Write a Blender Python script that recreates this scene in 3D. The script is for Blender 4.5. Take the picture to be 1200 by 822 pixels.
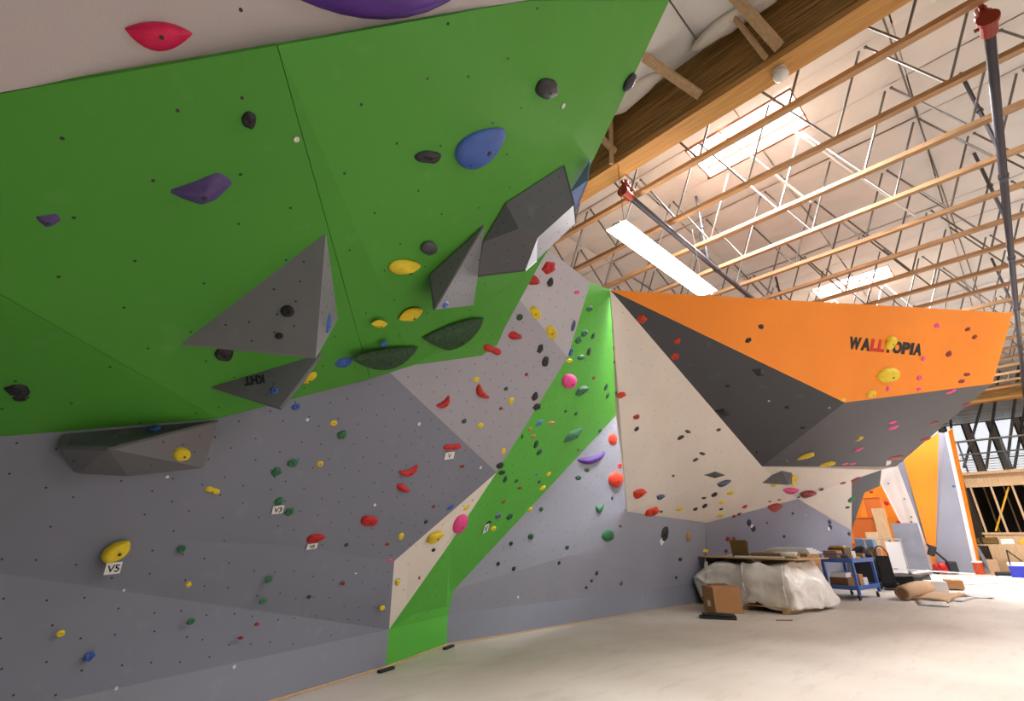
import bpy, bmesh, math, random
from mathutils import Vector, Matrix, noise
for o in list(bpy.data.objects): bpy.data.objects.remove(o)
SC = bpy.context.scene
COL = SC.collection
R = math.radians
random.seed(7)

# ------------------------------------------------------------------ camera
cam = bpy.data.cameras.new('camera'); co = bpy.data.objects.new('camera', cam); COL.objects.link(co)
cam.sensor_width = 36; cam.lens = 36 * 545 / 1200; cam.clip_end = 300
co.location = (0, 0, 1.35); co.rotation_euler = (R(90 + 21.9), 0, R(-43.6))
SC.camera = co
# ------------------------------------------------------------------ world, exposure
w = bpy.data.worlds.new('World'); SC.world = w; w.use_nodes = True
bg = w.node_tree.nodes['Background']; bg.inputs[0].default_value = (0.92, 0.95, 1.0, 1); bg.inputs[1].default_value = 0.22
SC.view_settings.view_transform = 'Standard'; SC.view_settings.look = 'None'
SC.view_settings.gamma = 1; SC.view_settings.use_curve_mapping = False
SC.view_settings.exposure = 0.12
def area(name, loc, sx, sy, watts, rot=(0, 0, 0), col=(.97, .98, 1)):
    l = bpy.data.lights.new(name, 'AREA'); l.shape = 'RECTANGLE'; l.size = sx; l.size_y = sy; l.energy = watts; l.color = col
    o = bpy.data.objects.new(name, l); COL.objects.link(o); o.location = loc; o.rotation_euler = rot
    return o
# daylight from the roof skylights, the unseen ones added for light (x along the pipes, y along the trusses)
SKY_W = 1000
SKYLIGHTS = [(7.88, 9.02, .9, 2.95), (16.47, 17.6, 0.9, 2.95), (7.88, 9.02, -7.2, -5.3), (16.47, 17.6, -7.2, -5.3), (23.82, 24.98, -7.2, -5.3), (23.82, 24.98, 0.9, 2.95)]  # first pair seen, the rest out of view and added to light the hall
for i, (x0, x1, y0, y1) in enumerate(SKYLIGHTS):
    area('skylight_daylight', ((x0 + x1) / 2, (y0 + y1) / 2, 9.2), x1 - x0 - .1, y1 - y0 - .1, SKY_W if y0 > 0 else SKY_W * .6, col=(.97, .985, 1))

# ------------------------------------------------------------------ helpers
def lin(c):
    return tuple(((x / 255) / 12.92 if x / 255 <= .04045 else ((x / 255 + .055) / 1.055) ** 2.4) for x in c) + (1,)
def mat(name, rgb, rough=.6, metal=0, var=.06, scale=3, bump=0, bscale=40, emit=0, stretch=None, rgb2=None, spec=.5, transm=0):
    m = bpy.data.materials.new(name); m.use_nodes = True; nt = m.node_tree; N = nt.nodes; L = nt.links
    b = N['Principled BSDF']; b.inputs['Roughness'].default_value = rough; b.inputs['Metallic'].default_value = metal
    b.inputs['Specular IOR Level'].default_value = spec
    b.inputs['Transmission Weight'].default_value = transm
    c = lin(rgb)
    tc = N.new('ShaderNodeTexCoord'); mp = N.new('ShaderNodeMapping'); L.new(tc.outputs['Object'], mp.inputs[0])
    if stretch: mp.inputs['Scale'].default_value = stretch
    if var > 0 or rgb2:
        n = N.new('ShaderNodeTexNoise'); n.inputs['Scale'].default_value = scale; n.inputs['Detail'].default_value = 6
        L.new(mp.outputs[0], n.inputs[0]); r = N.new('ShaderNodeValToRGB'); L.new(n.outputs[0], r.inputs[0])
        r.color_ramp.elements[0].position = .3; r.color_ramp.elements[1].position = .7
        if rgb2: c0, c1 = c, lin(rgb2)
        else:
            c0 = tuple(max(0, x * (1 - var)) for x in c[:3]) + (1,); c1 = tuple(min(1, x * (1 + var)) for x in c[:3]) + (1,)
        r.color_ramp.elements[0].color = c0; r.color_ramp.elements[1].color = c1
        L.new(r.outputs[0], b.inputs['Base Color'])
    else: b.inputs['Base Color'].default_value = c
    if bump:
        n2 = N.new('ShaderNodeTexNoise'); n2.inputs['Scale'].default_value = bscale; n2.inputs['Detail'].default_value = 4
        L.new(mp.outputs[0], n2.inputs[0]); bp = N.new('ShaderNodeBump'); bp.inputs['Strength'].default_value = bump; bp.inputs['Distance'].default_value = .02
        L.new(n2.outputs[0], bp.inputs['Height']); L.new(bp.outputs[0], b.inputs['Normal'])
    if emit:
        b.inputs['Emission Color'].default_value = c; b.inputs['Emission Strength'].default_value = emit
    return m
def panelmat(name, rgb, chalk=.1):
    """painted textured plywood with faint scuffs and chalk dust"""
    m = mat(name, rgb, .62, var=.035, scale=1.3, bump=.12, bscale=160)
    nt = m.node_tree; N = nt.nodes; L = nt.links; b = N['Principled BSDF']
    src = b.inputs['Base Color'].links[0].from_socket
    n = N.new('ShaderNodeTexNoise'); n.inputs['Scale'].default_value = 5.5; n.inputs['Detail'].default_value = 8
    tc = N.new('ShaderNodeTexCoord'); L.new(tc.outputs['Object'], n.inputs[0])
    r = N.new('ShaderNodeValToRGB'); r.color_ramp.elements[0].position = .62; r.color_ramp.elements[1].position = .85
    r.color_ramp.elements[0].color = (0, 0, 0, 1); r.color_ramp.elements[1].color = (chalk,) * 3 + (1,)
    L.new(n.outputs[0], r.inputs[0]); mx = N.new('ShaderNodeMixRGB'); L.new(r.outputs[0], mx.inputs[0]); L.new(src, mx.inputs[1])
    mx.inputs[2].default_value = lin((215, 212, 205)); L.new(mx.outputs[0], b.inputs['Base Color'])
    return m
M = dict(
    green=panelmat('green_paint', (70, 150, 42), .05), green2=panelmat('green_paint_strip', (84, 178, 58), .05),
    beige=panelmat('beige_paint', (192, 183, 184)), lgrey=panelmat('pale_grey_paint', (186, 184, 194)), lgrey2=panelmat('light_grey_paint', (160, 160, 171)),
    mgrey=panelmat('mid_grey_paint', (122, 127, 143)), kgrey=panelmat('kick_grey_paint', (134, 139, 154)), rgrey=panelmat('right_grey_paint', (146, 149, 164)),
    cream=panelmat('cream_paint', (230, 221, 212)), dark=panelmat('dark_grey_paint', (76, 78, 84)), orange=panelmat('orange_paint', (244, 140, 24), .04),
    bgrey=panelmat('blue_grey_paint', (138, 140, 160)), white=panelmat('white_paint', (238, 236, 236)),
    vgrey=panelmat('volume_grey_paint', (124, 126, 134)), vhalfshade=panelmat('volume_grey_half_shaded', (112, 112, 118)), vdark=panelmat('volume_dark_paint', (84, 88, 92)), vshade2=panelmat('volume_grey_shaded_b', (98, 100, 106)), vblue=mat('pale_blue_resin', (150, 176, 236), .35),  # darker volume greys are shaded copies of one grey paint
    ply=mat('plywood_edge', (196, 160, 112), .7), hole=mat('bolt_hole_dark', (50, 48, 50), .7, var=0), washer=mat('washer_pale', (225, 225, 220), .4, var=0),
    card=mat('card_white', (228, 226, 226), .6, var=0), ink=mat('black_ink', (16, 16, 18), .6, var=0), redink=mat('red_ink', (205, 40, 28), .6, var=0),
    wood=mat('chord_wood', (198, 160, 118), .65, rgb2=(160, 122, 84), scale=6, stretch=(8, .6, 8)),
    fir=mat('fir_lumber', (214, 182, 142), .7, rgb2=(192, 156, 116), scale=4, stretch=(6, 6, .7)),
    glulam=mat('glulam_side', (182, 138, 70), .75, rgb2=(104, 76, 36), scale=3.2, stretch=(3, .45, 9), bump=.3, bscale=20),
    glued=mat('glulam_bottom', (206, 156, 86), .65, rgb2=(176, 126, 64), scale=4, stretch=(6, .4, 6)),
    curb=mat('skylight_curb', (150, 92, 66), .7, rgb2=(120, 70, 48), scale=4),
    insul=mat('white_insulation', (222, 220, 217), .5, var=.03, scale=2, bump=.6, bscale=5), batt=mat('batting', (232, 226, 216), .8, bump=.6, bscale=9),
    steel=mat('web_steel', (120, 116, 112), .45, .6, var=.1), pipe=mat('pipe_dark', (78, 76, 84), .45, .3), redpaint=mat('coupling_red', (136, 42, 24), .5),
    lamp=mat('lamp_tube', (255, 250, 240), .3, var=0, emit=9), lens=mat('skylight_lens', (255, 252, 246), .3, var=0, emit=7), tin=mat('white_enamel', (232, 230, 226), .4),
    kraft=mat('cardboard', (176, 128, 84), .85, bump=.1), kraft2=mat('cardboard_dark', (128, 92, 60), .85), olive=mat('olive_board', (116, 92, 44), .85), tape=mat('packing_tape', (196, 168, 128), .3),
    plastic=mat('plastic_wrap', (236, 230, 224), .28, var=.08, scale=5, bump=1.0, bscale=9, spec=.7), cartblue=mat('cart_blue', (66, 104, 178), .45), rubber=mat('rubber_black', (30, 30, 33), .6),
    chrome=mat('metal_bare', (170, 172, 178), .35, .8), board=mat('grey_sheet', (122, 126, 138), .35, var=.15, scale=2), paper=mat('kraft_paper', (186, 152, 118), .8, bump=.5, bscale=10),
    redtool=mat('tool_red', (190, 26, 26), .4), bucket=mat('bucket_orange', (214, 78, 30), .45), cooler=mat('cooler_blue', (44, 52, 170), .4), yellowp=mat('yellow_plastic', (226, 168, 30), .5),
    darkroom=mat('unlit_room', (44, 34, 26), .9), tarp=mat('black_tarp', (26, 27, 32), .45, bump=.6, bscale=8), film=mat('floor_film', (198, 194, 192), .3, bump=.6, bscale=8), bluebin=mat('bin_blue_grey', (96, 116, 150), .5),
    glass=mat('window_daylight', (226, 230, 236), .2, var=0, emit=1.0), frame=mat('window_frame_dark', (70, 72, 76), .5), wallw=mat('hall_wall', (196, 190, 182), .85), orangebox=mat('orange_box', (206, 104, 36), .6),
)
HC = dict(rose=(222, 14, 84), violet=(84, 40, 140), purple=(82, 62, 124), black=(28, 28, 32), charcoal=(62, 64, 70), yellow=(232, 204, 28), blue=(52, 92, 172), forest=(30, 74, 52), green=(44, 112, 74),
          red=(196, 26, 24), plum=(60, 36, 66), maroon=(142, 26, 28), pink=(232, 70, 146), slate=(84, 96, 128), sky=(62, 134, 178), salmon=(208, 130, 90), tan=(176, 132, 74), brown=(134, 76, 34), orange=(218, 60, 28), brick=(168, 52, 30), navy=(34, 38, 74))
for k, c in HC.items():
    M['h_' + k] = mat('hold_' + k, c, .5, var=.22 if k in ('purple', 'violet', 'red', 'green', 'forest', 'black', 'charcoal') else .1, scale=2.2, bump=.25, bscale=14)
M['h_forest2'] = mat('hold_forest_ribbed', (52, 98, 56), .7, rgb2=(18, 40, 22), scale=3, stretch=(9, 1.2, 1), bump=.8, bscale=6)

def tag(o, label=None, cat=None, group=None, kind=None):
    if label: o['label'] = label
    if cat: o['category'] = cat
    if group: o['group'] = group
    if kind: o['kind'] = kind
    return o
def empty(name, loc=(0, 0, 0), rz=0, label=None, cat=None, group=None, kind=None):
    o = bpy.data.objects.new(name, None); COL.objects.link(o); o.location = loc; o.rotation_euler = (0, 0, rz); o.empty_display_size = .1
    return tag(o, label, cat, group, kind)
def link(name, me, parent=None, loc=(0, 0, 0), rot=(0, 0, 0)):
    o = bpy.data.objects.new(name, me); COL.objects.link(o); o.location = loc; o.rotation_euler = rot
    if parent: o.parent = parent
    return o
def mesh(name, verts, faces, m, smooth=False):
    me = bpy.data.meshes.new(name); me.from_pydata([tuple(x) for x in verts], [], faces); me.materials.append(m); me.update()
    if smooth: me.polygons.foreach_set('use_smooth', [True] * len(me.polygons))
    return me
class MB:
    def __init__(s): s.b = bmesh.new()
    def box(s, c, d, rot=(0, 0, 0), bev=0):
        r = bmesh.ops.create_cube(s.b, size=1)
        Mx = Matrix.Translation(c) @ Matrix.Rotation(rot[2], 4, 'Z') @ Matrix.Rotation(rot[1], 4, 'Y') @ Matrix.Rotation(rot[0], 4, 'X') @ Matrix.Diagonal((*d, 1))
        bmesh.ops.transform(s.b, matrix=Mx, verts=r['verts'])
        if bev:
            es = list({e for v in r['verts'] for e in v.link_edges})
            bmesh.ops.bevel(s.b, geom=es, offset=bev, segments=2, affect='EDGES', profile=.5)
        return s
    def bar(s, a, b, wd, ht=None):
        a, b = Vector(a), Vector(b); d = b - a; ht = ht or wd
        q = d.to_track_quat('Z', 'Y').to_matrix().to_4x4()
        r = bmesh.ops.create_cube(s.b, size=1)
        bmesh.ops.transform(s.b, matrix=Matrix.Translation((a + b) / 2) @ q @ Matrix.Diagonal((wd, ht, d.length, 1)), verts=r['verts']); return s
    def tube(s, a, b, r, n=10, r2=None):
        a, b = Vector(a), Vector(b); d = b - a
        q = d.to_track_quat('Z', 'Y').to_matrix().to_4x4()
        c = bmesh.ops.create_cone(s.b, cap_ends=True, segments=n, radius1=r, radius2=r if r2 is None else r2, depth=d.length)
        bmesh.ops.transform(s.b, matrix=Matrix.Translation((a + b) / 2) @ q, verts=c['verts']); return s
    def path(s, pts, r, n=8):
        for a, b in zip(pts, pts[1:]): s.tube(a, b, r, n)
        return s
    def ball(s, c, d, sub=2):
        r = bmesh.ops.create_icosphere(s.b, subdivisions=sub, radius=1)
        bmesh.ops.transform(s.b, matrix=Matrix.Translation(c) @ Matrix.Diagonal((*d, 1)), verts=r['verts']); return s
    def jitter(s, amp, fr=3, seed=0):
        for v in s.b.verts: v.co += noise.noise_vector(v.co * fr + Vector((seed, seed, 0))) * amp
        return s
    def sub(s, cuts):
        bmesh.ops.subdivide_edges(s.b, edges=s.b.edges[:], cuts=cuts, use_grid_fill=True); return s
    def build(s, name, m, parent=None, loc=(0, 0, 0), rot=(0, 0, 0), smooth=False):
        me = bpy.data.meshes.new(name); s.b.to_mesh(me); s.b.free(); me.materials.append(m)
        if smooth: me.polygons.foreach_set('use_smooth', [True] * len(me.polygons))
        return link(name, me, parent, loc, rot)
def text(name, body, m, parent, matrix, size, sx=1, extrude=.0008, offset=0):
    c = bpy.data.curves.new(name, 'FONT'); c.body = body; c.size = size; c.extrude = extrude; c.offset = offset; c.align_x = 'LEFT'
    t = bpy.data.objects.new(name, c); COL.objects.link(t); bpy.context.view_layer.update()
    me = bpy.data.meshes.new_from_object(t.evaluated_get(bpy.context.evaluated_depsgraph_get())); bpy.data.objects.remove(t)
    me.name = name; me.materials.clear(); me.materials.append(m)
    o = link(name, me, parent); o.matrix_world = matrix @ Matrix.Diagonal((sx, 1, 1, 1)); return o

HOLDS = [  # kind, colour, position, x axis, normal, half width, half height, bolt, label, group
('moonu','rose',(-0.147,1.796,3.124),(0.835,-0.202,0.512),(0.239,-0.705,-0.668),0.109,0.049,1,0.98,0.15,'crimson pink half-moon hold on the beige roof panel','climbing holds on the beige roof panel'),
('moonu','violet',(0.604,1.399,3.812),(0.705,-0.346,0.618),(0.239,-0.705,-0.668),0.561,0.117,1,0.86,0.0,'huge violet half-moon hold on the beige roof panel, cut by the frame','climbing holds on the beige roof panel'),
('chunk','black',(0.218,1.959,3.108),(0.874,-0.136,0.467),(0.368,-0.443,-0.818),0.031,0.041,1,0.84,0,'medium black lumpy hold on the left green overhang, highest','climbing holds on the left green overhang'),
('wing','purple',(0.147,2.3,2.892),(0.867,-0.155,0.474),(0.368,-0.443,-0.818),0.138,0.091,1,0.8,0.04,'large purple angular wing-shaped hold on the left green overhang, highest','climbing holds on the left green overhang'),
('wing','purple',(-0.302,2.495,2.584),(0.92,0.301,0.251),(0.368,-0.443,-0.818),0.04,0.04,1,0.79,-0.14,'large purple angular wing-shaped hold on the left green overhang, lowest','climbing holds on the left green overhang'),
('blob','black',(1.844,1.57,4.356),(0.804,-0.121,0.583),(0.448,-0.523,-0.726),0.135,0.071,1,0.56,-0.3,'large black rounded hold on the green overhang','climbing holds on the green overhang'),
('chunk','black',(1.203,2.043,3.62),(0.839,-0.036,0.543),(0.448,-0.523,-0.726),0.114,0.043,1,0.66,-0.12,'large black lumpy hold on the green overhang','climbing holds on the green overhang'),
('drop','blue',(1.577,1.962,3.91),(0.53,-0.499,0.686),(0.448,-0.523,-0.726),0.222,0.154,1,0.61,-0.29,'large blue smooth teardrop hold on the green overhang','climbing holds on the green overhang'),
('chunk','black',(-0.268,3.609,2.091),(0.924,0.36,0.126),(0.259,-0.349,-0.901),0.054,0.052,1,0.54,-0.34,'large black lumpy hold on the dark green corner panel','climbing holds on the dark green corner panel'),
('chunk','black',(-0.255,3.683,2.066),(0.861,0.507,0.051),(0.259,-0.349,-0.901),0.032,0.028,1,0.53,0,'medium black lumpy hold on the dark green corner panel','climbing holds on the dark green corner panel'),
('chunk','black',(0.603,3.424,2.489),(0.929,0.201,0.31),(0.368,-0.443,-0.818),0.06,0.071,1,0.61,-0.42,'medium black lumpy hold on the left green overhang, lowest','climbing holds on the left green overhang'),
('blob','charcoal',(1.649,2.668,3.445),(0.879,0.106,0.466),(0.448,-0.523,-0.726),0.088,0.062,1,0.58,-0.38,'medium charcoal rounded hold on the green overhang','climbing holds on the green overhang'),
('cone','yellow',(1.536,2.795,3.284),(0.871,0.071,0.486),(0.448,-0.523,-0.726),0.16,0.077,1,0.58,-0.25,'large yellow cone-shaped hold on the green overhang','climbing holds on the green overhang'),
('fin','yellow',(1.89,3.266,3.163),(0.833,-0.052,0.551),(0.448,-0.523,-0.726),0.134,0.081,1,0.52,-0.32,'large yellow pointed lens-shaped hold on the green overhang','climbing holds on the green overhang'),
('fin','yellow',(1.61,3.274,2.985),(0.893,0.309,0.328),(0.448,-0.523,-0.726),0.095,0.04,1,0.54,-0.27,'medium yellow pointed lens-shaped hold on the green overhang','climbing holds on the green overhang'),
('chunk','blue',(1.783,3.501,2.928),(0.894,0.286,0.345),(0.448,-0.523,-0.726),0.046,0.029,1,0.51,0,'small blue lumpy hold on the green overhang','climbing holds on the green overhang'),
('fin','blue',(1.543,3.723,2.75),(0.912,0.003,0.409),(0.368,-0.443,-0.818),0.087,0.075,1,0.52,-0.36,'medium blue pointed lens-shaped hold on the left green overhang','climbing holds on the left green overhang'),
('blob','black',(2.747,1.39,5.043),(0.822,-0.08,0.565),(0.448,-0.523,-0.726),0.077,0.077,1,0.45,0,'black rounded hold sticking out past the right edge of the green overhang','climbing holds on the green overhang'),
('moonf','forest',(2.779,3.751,3.362),(0.848,-0.01,0.53),(0.448,-0.523,-0.726),0.439,0.256,1,0.43,-0.42,'large dark green half-moon hold on the green overhang, highest','climbing holds on the green overhang'),
('moonf','forest',(1.952,3.714,2.879),(0.889,0.176,0.422),(0.448,-0.523,-0.726),0.411,0.144,1,0.49,-0.24,'large dark green half-moon hold on the green overhang, lowest','climbing holds on the green overhang'),
('ring','black',(0.777,2.841,2.656),(0.806,-0.588,0.065),(-0.475,-0.709,-0.521),0.042,0.037,1,0.95,0,'round black hold, the bigger of two on the large grey pyramid volume','climbing holds on the grey volume'),
('blob','black',(0.783,2.937,2.52),(0.809,-0.585,0.059),(-0.475,-0.709,-0.521),0.026,0.021,1,0.94,0,'smaller black rounded hold on the large grey pyramid volume','climbing holds on the grey volume'),
('drop','blue',(1.095,2.994,2.723),(0.524,0.852,-0.004),(0.851,-0.523,-0.042),0.061,0.069,1,0.2,0,'smooth blue teardrop hold on the side face of the grey pyramid volume','climbing holds on the grey volume'),
('ring','blue',(1.009,3.631,2.365),(0.911,-0.229,0.344),(-0.253,-0.967,0.027),0.029,0.028,1,0.96,0,'blue bolted hold on the dark triangular volume under the pyramid','climbing holds on the grey volume'),
('fin','yellow',(1.322,3.839,2.588),(0.929,0.207,0.306),(0.368,-0.443,-0.818),0.056,0.076,1,0.52,0,'yellow hold on the right edge of the dark triangular volume','climbing holds on the left green overhang'),
('ring','blue',(2.01,2.927,3.18),(0.741,0.495,0.454),(0.67,-0.591,-0.449),0.068,0.031,1,0.3,0,'blue bolted hold at the lower tip of the narrow folded volume','climbing holds on the grey volume'),
('blob','blue',(0.416,4.068,2.062),(0.959,-0.264,0.104),(-0.241,-0.566,0.789),0.036,0.039,1,0.44,0,'blue hold in the shade on top of the long ledge volume','climbing holds on the grey volume'),
('ring','blue',(1.343,4.11,2.395),(0.946,0.003,0.323),(0.158,-0.875,-0.457),0.04,0.031,1,0.87,0,'medium blue round bolted hold on the mid grey leaning wall','climbing holds on the mid grey leaning wall'),
('jug','yellow',(0.626,4.141,1.911),(0.846,0.511,0.156),(0.528,-0.758,-0.383),0.069,0.051,1,0.72,-0.34,'medium yellow jug hold on the grey volume','climbing holds on the grey volume'),
('bat','yellow',(0.922,4.4,1.695),(0.935,0.282,-0.216),(0.158,-0.875,-0.457),0.06,0.032,1,0.86,0,'medium yellow bow-tie hold on the mid grey leaning wall','climbing holds on the mid grey leaning wall'),
('jug','yellow',(0.444,4.49,1.256),(0.741,0.04,0.67),(0.226,-0.955,-0.193),0.086,0.066,1,0.92,0.02,'big yellow jug hold above the V5 card on the lower grey wall','climbing holds on the lower left grey wall'),
('chunk','yellow',(0.962,4.662,1.011),(0.967,0.244,-0.071),(0.226,-0.955,-0.193),0.022,0.021,0,0.87,0,'small yellow lumpy hold on the lower left grey wall','climbing holds on the lower left grey wall'),
('ring','yellow',(0.283,4.55,0.769),(0.97,0.239,-0.043),(0.226,-0.955,-0.193),0.024,0.02,1,0.91,0,'medium yellow round bolted hold on the lower left grey wall','climbing holds on the lower left grey wall'),
('chunk','blue',(0.475,4.63,0.603),(0.887,0.12,0.447),(0.226,-0.955,-0.193),0.031,0.027,1,0.88,0,'medium blue lumpy hold on the lower left grey wall','climbing holds on the lower left grey wall'),
('ring','green',(0.846,4.583,1.265),(0.875,0.112,0.471),(0.226,-0.955,-0.193),0.029,0.027,1,0.89,0,'medium green round bolted hold on the lower left grey wall, highest','climbing holds on the lower left grey wall'),
('ring','yellow',(1.732,4.213,2.333),(0.981,0.088,0.171),(0.158,-0.875,-0.457),0.036,0.028,1,0.83,0,'small yellow round bolted hold on the mid grey leaning wall, highest','climbing holds on the mid grey leaning wall'),
('chunk','green',(1.857,4.28,2.249),(0.983,0.098,0.154),(0.158,-0.875,-0.457),0.053,0.04,1,0.81,0,'medium green lumpy hold on the mid grey leaning wall, highest','climbing holds on the mid grey leaning wall'),
('ring','yellow',(1.736,4.398,1.98),(0.987,0.121,0.11),(0.158,-0.875,-0.457),0.032,0.028,1,0.81,0,'small yellow round bolted hold on the mid grey leaning wall, second from top','climbing holds on the mid grey leaning wall'),
('chunk','green',(1.481,4.363,1.959),(0.986,0.12,0.112),(0.158,-0.875,-0.457),0.049,0.037,1,0.83,0,'medium green lumpy hold on the mid grey leaning wall, second from top','climbing holds on the mid grey leaning wall'),
('chunk','green',(1.366,4.385,1.877),(0.987,0.127,0.099),(0.158,-0.875,-0.457),0.044,0.043,1,0.84,0,'medium green lumpy hold on the mid grey leaning wall, third from top','climbing holds on the mid grey leaning wall'),
('chunk','green',(1.477,4.527,1.644),(0.973,0.06,0.223),(0.158,-0.875,-0.457),0.043,0.036,1,0.81,0,'green hold directly above the V3 card','climbing holds on the mid grey leaning wall'),
('chunk','green',(1.601,4.59,1.565),(0.976,0.07,0.205),(0.158,-0.875,-0.457),0.045,0.037,1,0.79,0,'green hold touching the right side of the V3 card','climbing holds on the mid grey leaning wall'),
('jug','red',(2.494,4.781,1.508),(0.986,0.166,0.024),(0.158,-0.875,-0.457),0.11,0.061,1,0.72,-0.25,'medium red jug hold on the mid grey leaning wall, highest','climbing holds on the mid grey leaning wall'),
('jug','red',(1.949,4.769,1.343),(0.979,0.078,0.19),(0.158,-0.875,-0.457),0.092,0.048,1,0.75,-0.2,'red jug hold above a white card, left of the cream wedge','climbing holds on the mid grey leaning wall'),
('chunk','plum',(2.314,4.869,1.278),(0.983,0.184,-0.011),(0.158,-0.875,-0.457),0.026,0.019,0,0.72,0,'tiny plum lumpy hold on the mid grey leaning wall','climbing holds on the mid grey leaning wall'),
('chunk','maroon',(2.83,4.961,1.281),(0.983,0.183,-0.01),(0.158,-0.875,-0.457),0.031,0.017,0,0.68,0,'tiny dark red lumpy hold on the mid grey leaning wall, lowest','climbing holds on the mid grey leaning wall'),
('ring','yellow',(2.986,4.948,1.36),(0.915,-0.044,0.401),(0.158,-0.875,-0.457),0.038,0.043,0,0.67,0,'small yellow round bolted hold on the mid grey leaning wall, lowest','climbing holds on the mid grey leaning wall'),
('chunk','pink',(2.943,5.069,1.112),(0.98,0.195,-0.034),(0.158,-0.875,-0.457),0.037,0.017,0,0.66,0,'small pink lumpy hold on the mid grey leaning wall','climbing holds on the mid grey leaning wall'),
('chunk','maroon',(2.401,5.023,0.914),(0.967,0.244,-0.069),(0.226,-0.955,-0.193),0.028,0.017,0,0.75,0,'tiny dark red lumpy hold on the lower left grey wall','climbing holds on the lower left grey wall'),
('chunk','black',(2.043,4.957,0.821),(0.965,0.247,-0.089),(0.226,-0.955,-0.193),0.025,0.016,0,0.77,0,'tiny black lumpy hold on the lower left grey wall','climbing holds on the lower left grey wall'),
('ring','green',(1.604,4.817,0.999),(0.948,0.171,0.267),(0.226,-0.955,-0.193),0.034,0.024,1,0.82,0,'small green round bolted hold on the lower left grey wall, highest','climbing holds on the lower left grey wall'),
('ring','green',(1.596,4.85,0.829),(0.955,0.179,0.236),(0.226,-0.955,-0.193),0.036,0.024,1,0.81,0,'small green round bolted hold on the lower left grey wall, lowest','climbing holds on the lower left grey wall'),
('ring','green',(1.054,4.739,0.739),(0.973,0.214,0.084),(0.226,-0.955,-0.193),0.033,0.023,1,0.85,0,'medium green round bolted hold on the lower left grey wall, lowest','climbing holds on the lower left grey wall'),
('chunk','maroon',(1.592,4.885,0.649),(0.959,0.253,-0.128),(0.226,-0.955,-0.193),0.024,0.014,0,0.8,0,'small dark red lumpy hold on the lower left grey wall, highest','climbing holds on the lower left grey wall'),
('chunk','maroon',(1.478,4.876,0.561),(0.955,0.256,-0.146),(0.226,-0.955,-0.193),0.026,0.014,0,0.81,0,'small dark red lumpy hold on the lower left grey wall, lowest','climbing holds on the lower left grey wall'),
('ring','yellow',(2.989,5.222,0.623),(0.963,0.25,-0.105),(0.226,-0.955,-0.193),0.039,0.026,0,0.69,0,'small yellow round bolted hold on the lower left grey wall','climbing holds on the lower left grey wall'),
('chunk','maroon',(3.324,4.838,1.688),(0.987,0.154,0.046),(0.158,-0.875,-0.457),0.03,0.018,0,0.66,0,'tiny dark red lumpy hold on the mid grey leaning wall, second from top','climbing holds on the mid grey leaning wall'),
('fin','blue',(3.61,4.887,1.692),(0.924,-0.032,0.382),(0.158,-0.875,-0.457),0.063,0.029,1,0.63,0,'small blue pointed lens-shaped hold on the mid grey leaning wall','climbing holds on the mid grey leaning wall'),
('chunk','black',(3.285,4.919,1.518),(0.986,0.166,0.023),(0.158,-0.875,-0.457),0.029,0.023,0,0.65,0,'tiny black lumpy hold on the mid grey leaning wall','climbing holds on the mid grey leaning wall'),
('bat','red',(3.302,4.492,2.344),(0.978,0.074,0.196),(0.158,-0.875,-0.457),0.143,0.051,1,0.68,-0.14,'red bow-tie hold above a white card on the mid grey wall','climbing holds on the mid grey leaning wall'),
('chunk','maroon',(3.579,4.639,2.157),(0.987,0.123,0.107),(0.158,-0.875,-0.457),0.038,0.019,0,0.65,0,'tiny dark red lumpy hold on the mid grey leaning wall, highest','climbing holds on the mid grey leaning wall'),
('hook','red',(2.782,4.562,2.028),(0.964,0.037,0.263),(0.158,-0.875,-0.457),0.127,0.069,1,0.72,-0.21,'medium red bent hold on the mid grey leaning wall','climbing holds on the mid grey leaning wall'),
('cone','red',(2.795,4.659,1.846),(0.925,0.294,-0.243),(0.158,-0.875,-0.457),0.116,0.045,1,0.71,0,'medium red cone-shaped hold on the mid grey leaning wall','climbing holds on the mid grey leaning wall'),
('ring','yellow',(3.136,5.188,0.871),(0.91,-0.003,0.416),(0.196,-0.879,-0.434),0.03,0.04,0,0.61,0,'tiny yellow round bolted hold on the cream wedge','climbing holds on the cream wedge'),
('chunk','maroon',(3.459,5.248,0.896),(0.904,-0.01,0.427),(0.196,-0.879,-0.434),0.022,0.032,0,0.59,0,'tiny dark red lumpy hold on the cream wedge','climbing holds on the cream wedge'),
('jug','yellow',(3.525,5.038,1.351),(0.908,-0.005,0.418),(0.196,-0.879,-0.434),0.123,0.072,1,0.61,-0.29,'medium yellow jug hold on the cream wedge','climbing holds on the cream wedge'),
('chunk','black',(3.553,5.115,1.206),(0.974,0.226,-0.019),(0.196,-0.879,-0.434),0.033,0.023,0,0.6,0,'tiny black lumpy hold on the cream wedge, lowest','climbing holds on the cream wedge'),
('blob','pink',(3.881,5.037,1.512),(0.892,-0.025,0.452),(0.196,-0.879,-0.434),0.129,0.131,1,0.59,0,'pink rounded hold across the edge of cream wedge and green strip','climbing holds on the cream wedge'),
('fin','yellow',(3.912,4.948,1.706),(0.819,-0.097,0.566),(0.196,-0.879,-0.434),0.072,0.034,1,0.59,0,'medium yellow pointed lens-shaped hold on the cream wedge','climbing holds on the cream wedge'),
('chunk','black',(3.964,4.913,1.801),(0.98,0.189,0.058),(0.196,-0.879,-0.434),0.029,0.02,0,0.59,0,'tiny black lumpy hold on the cream wedge, highest','climbing holds on the cream wedge'),
('ring','yellow',(3.295,4.073,3.08),(0.973,0.026,0.229),(0.139,-0.858,-0.495),0.047,0.036,0,0.71,0,'small yellow round bolted hold on the light grey middle panel, highest','climbing holds on the light grey middle panel'),
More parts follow.
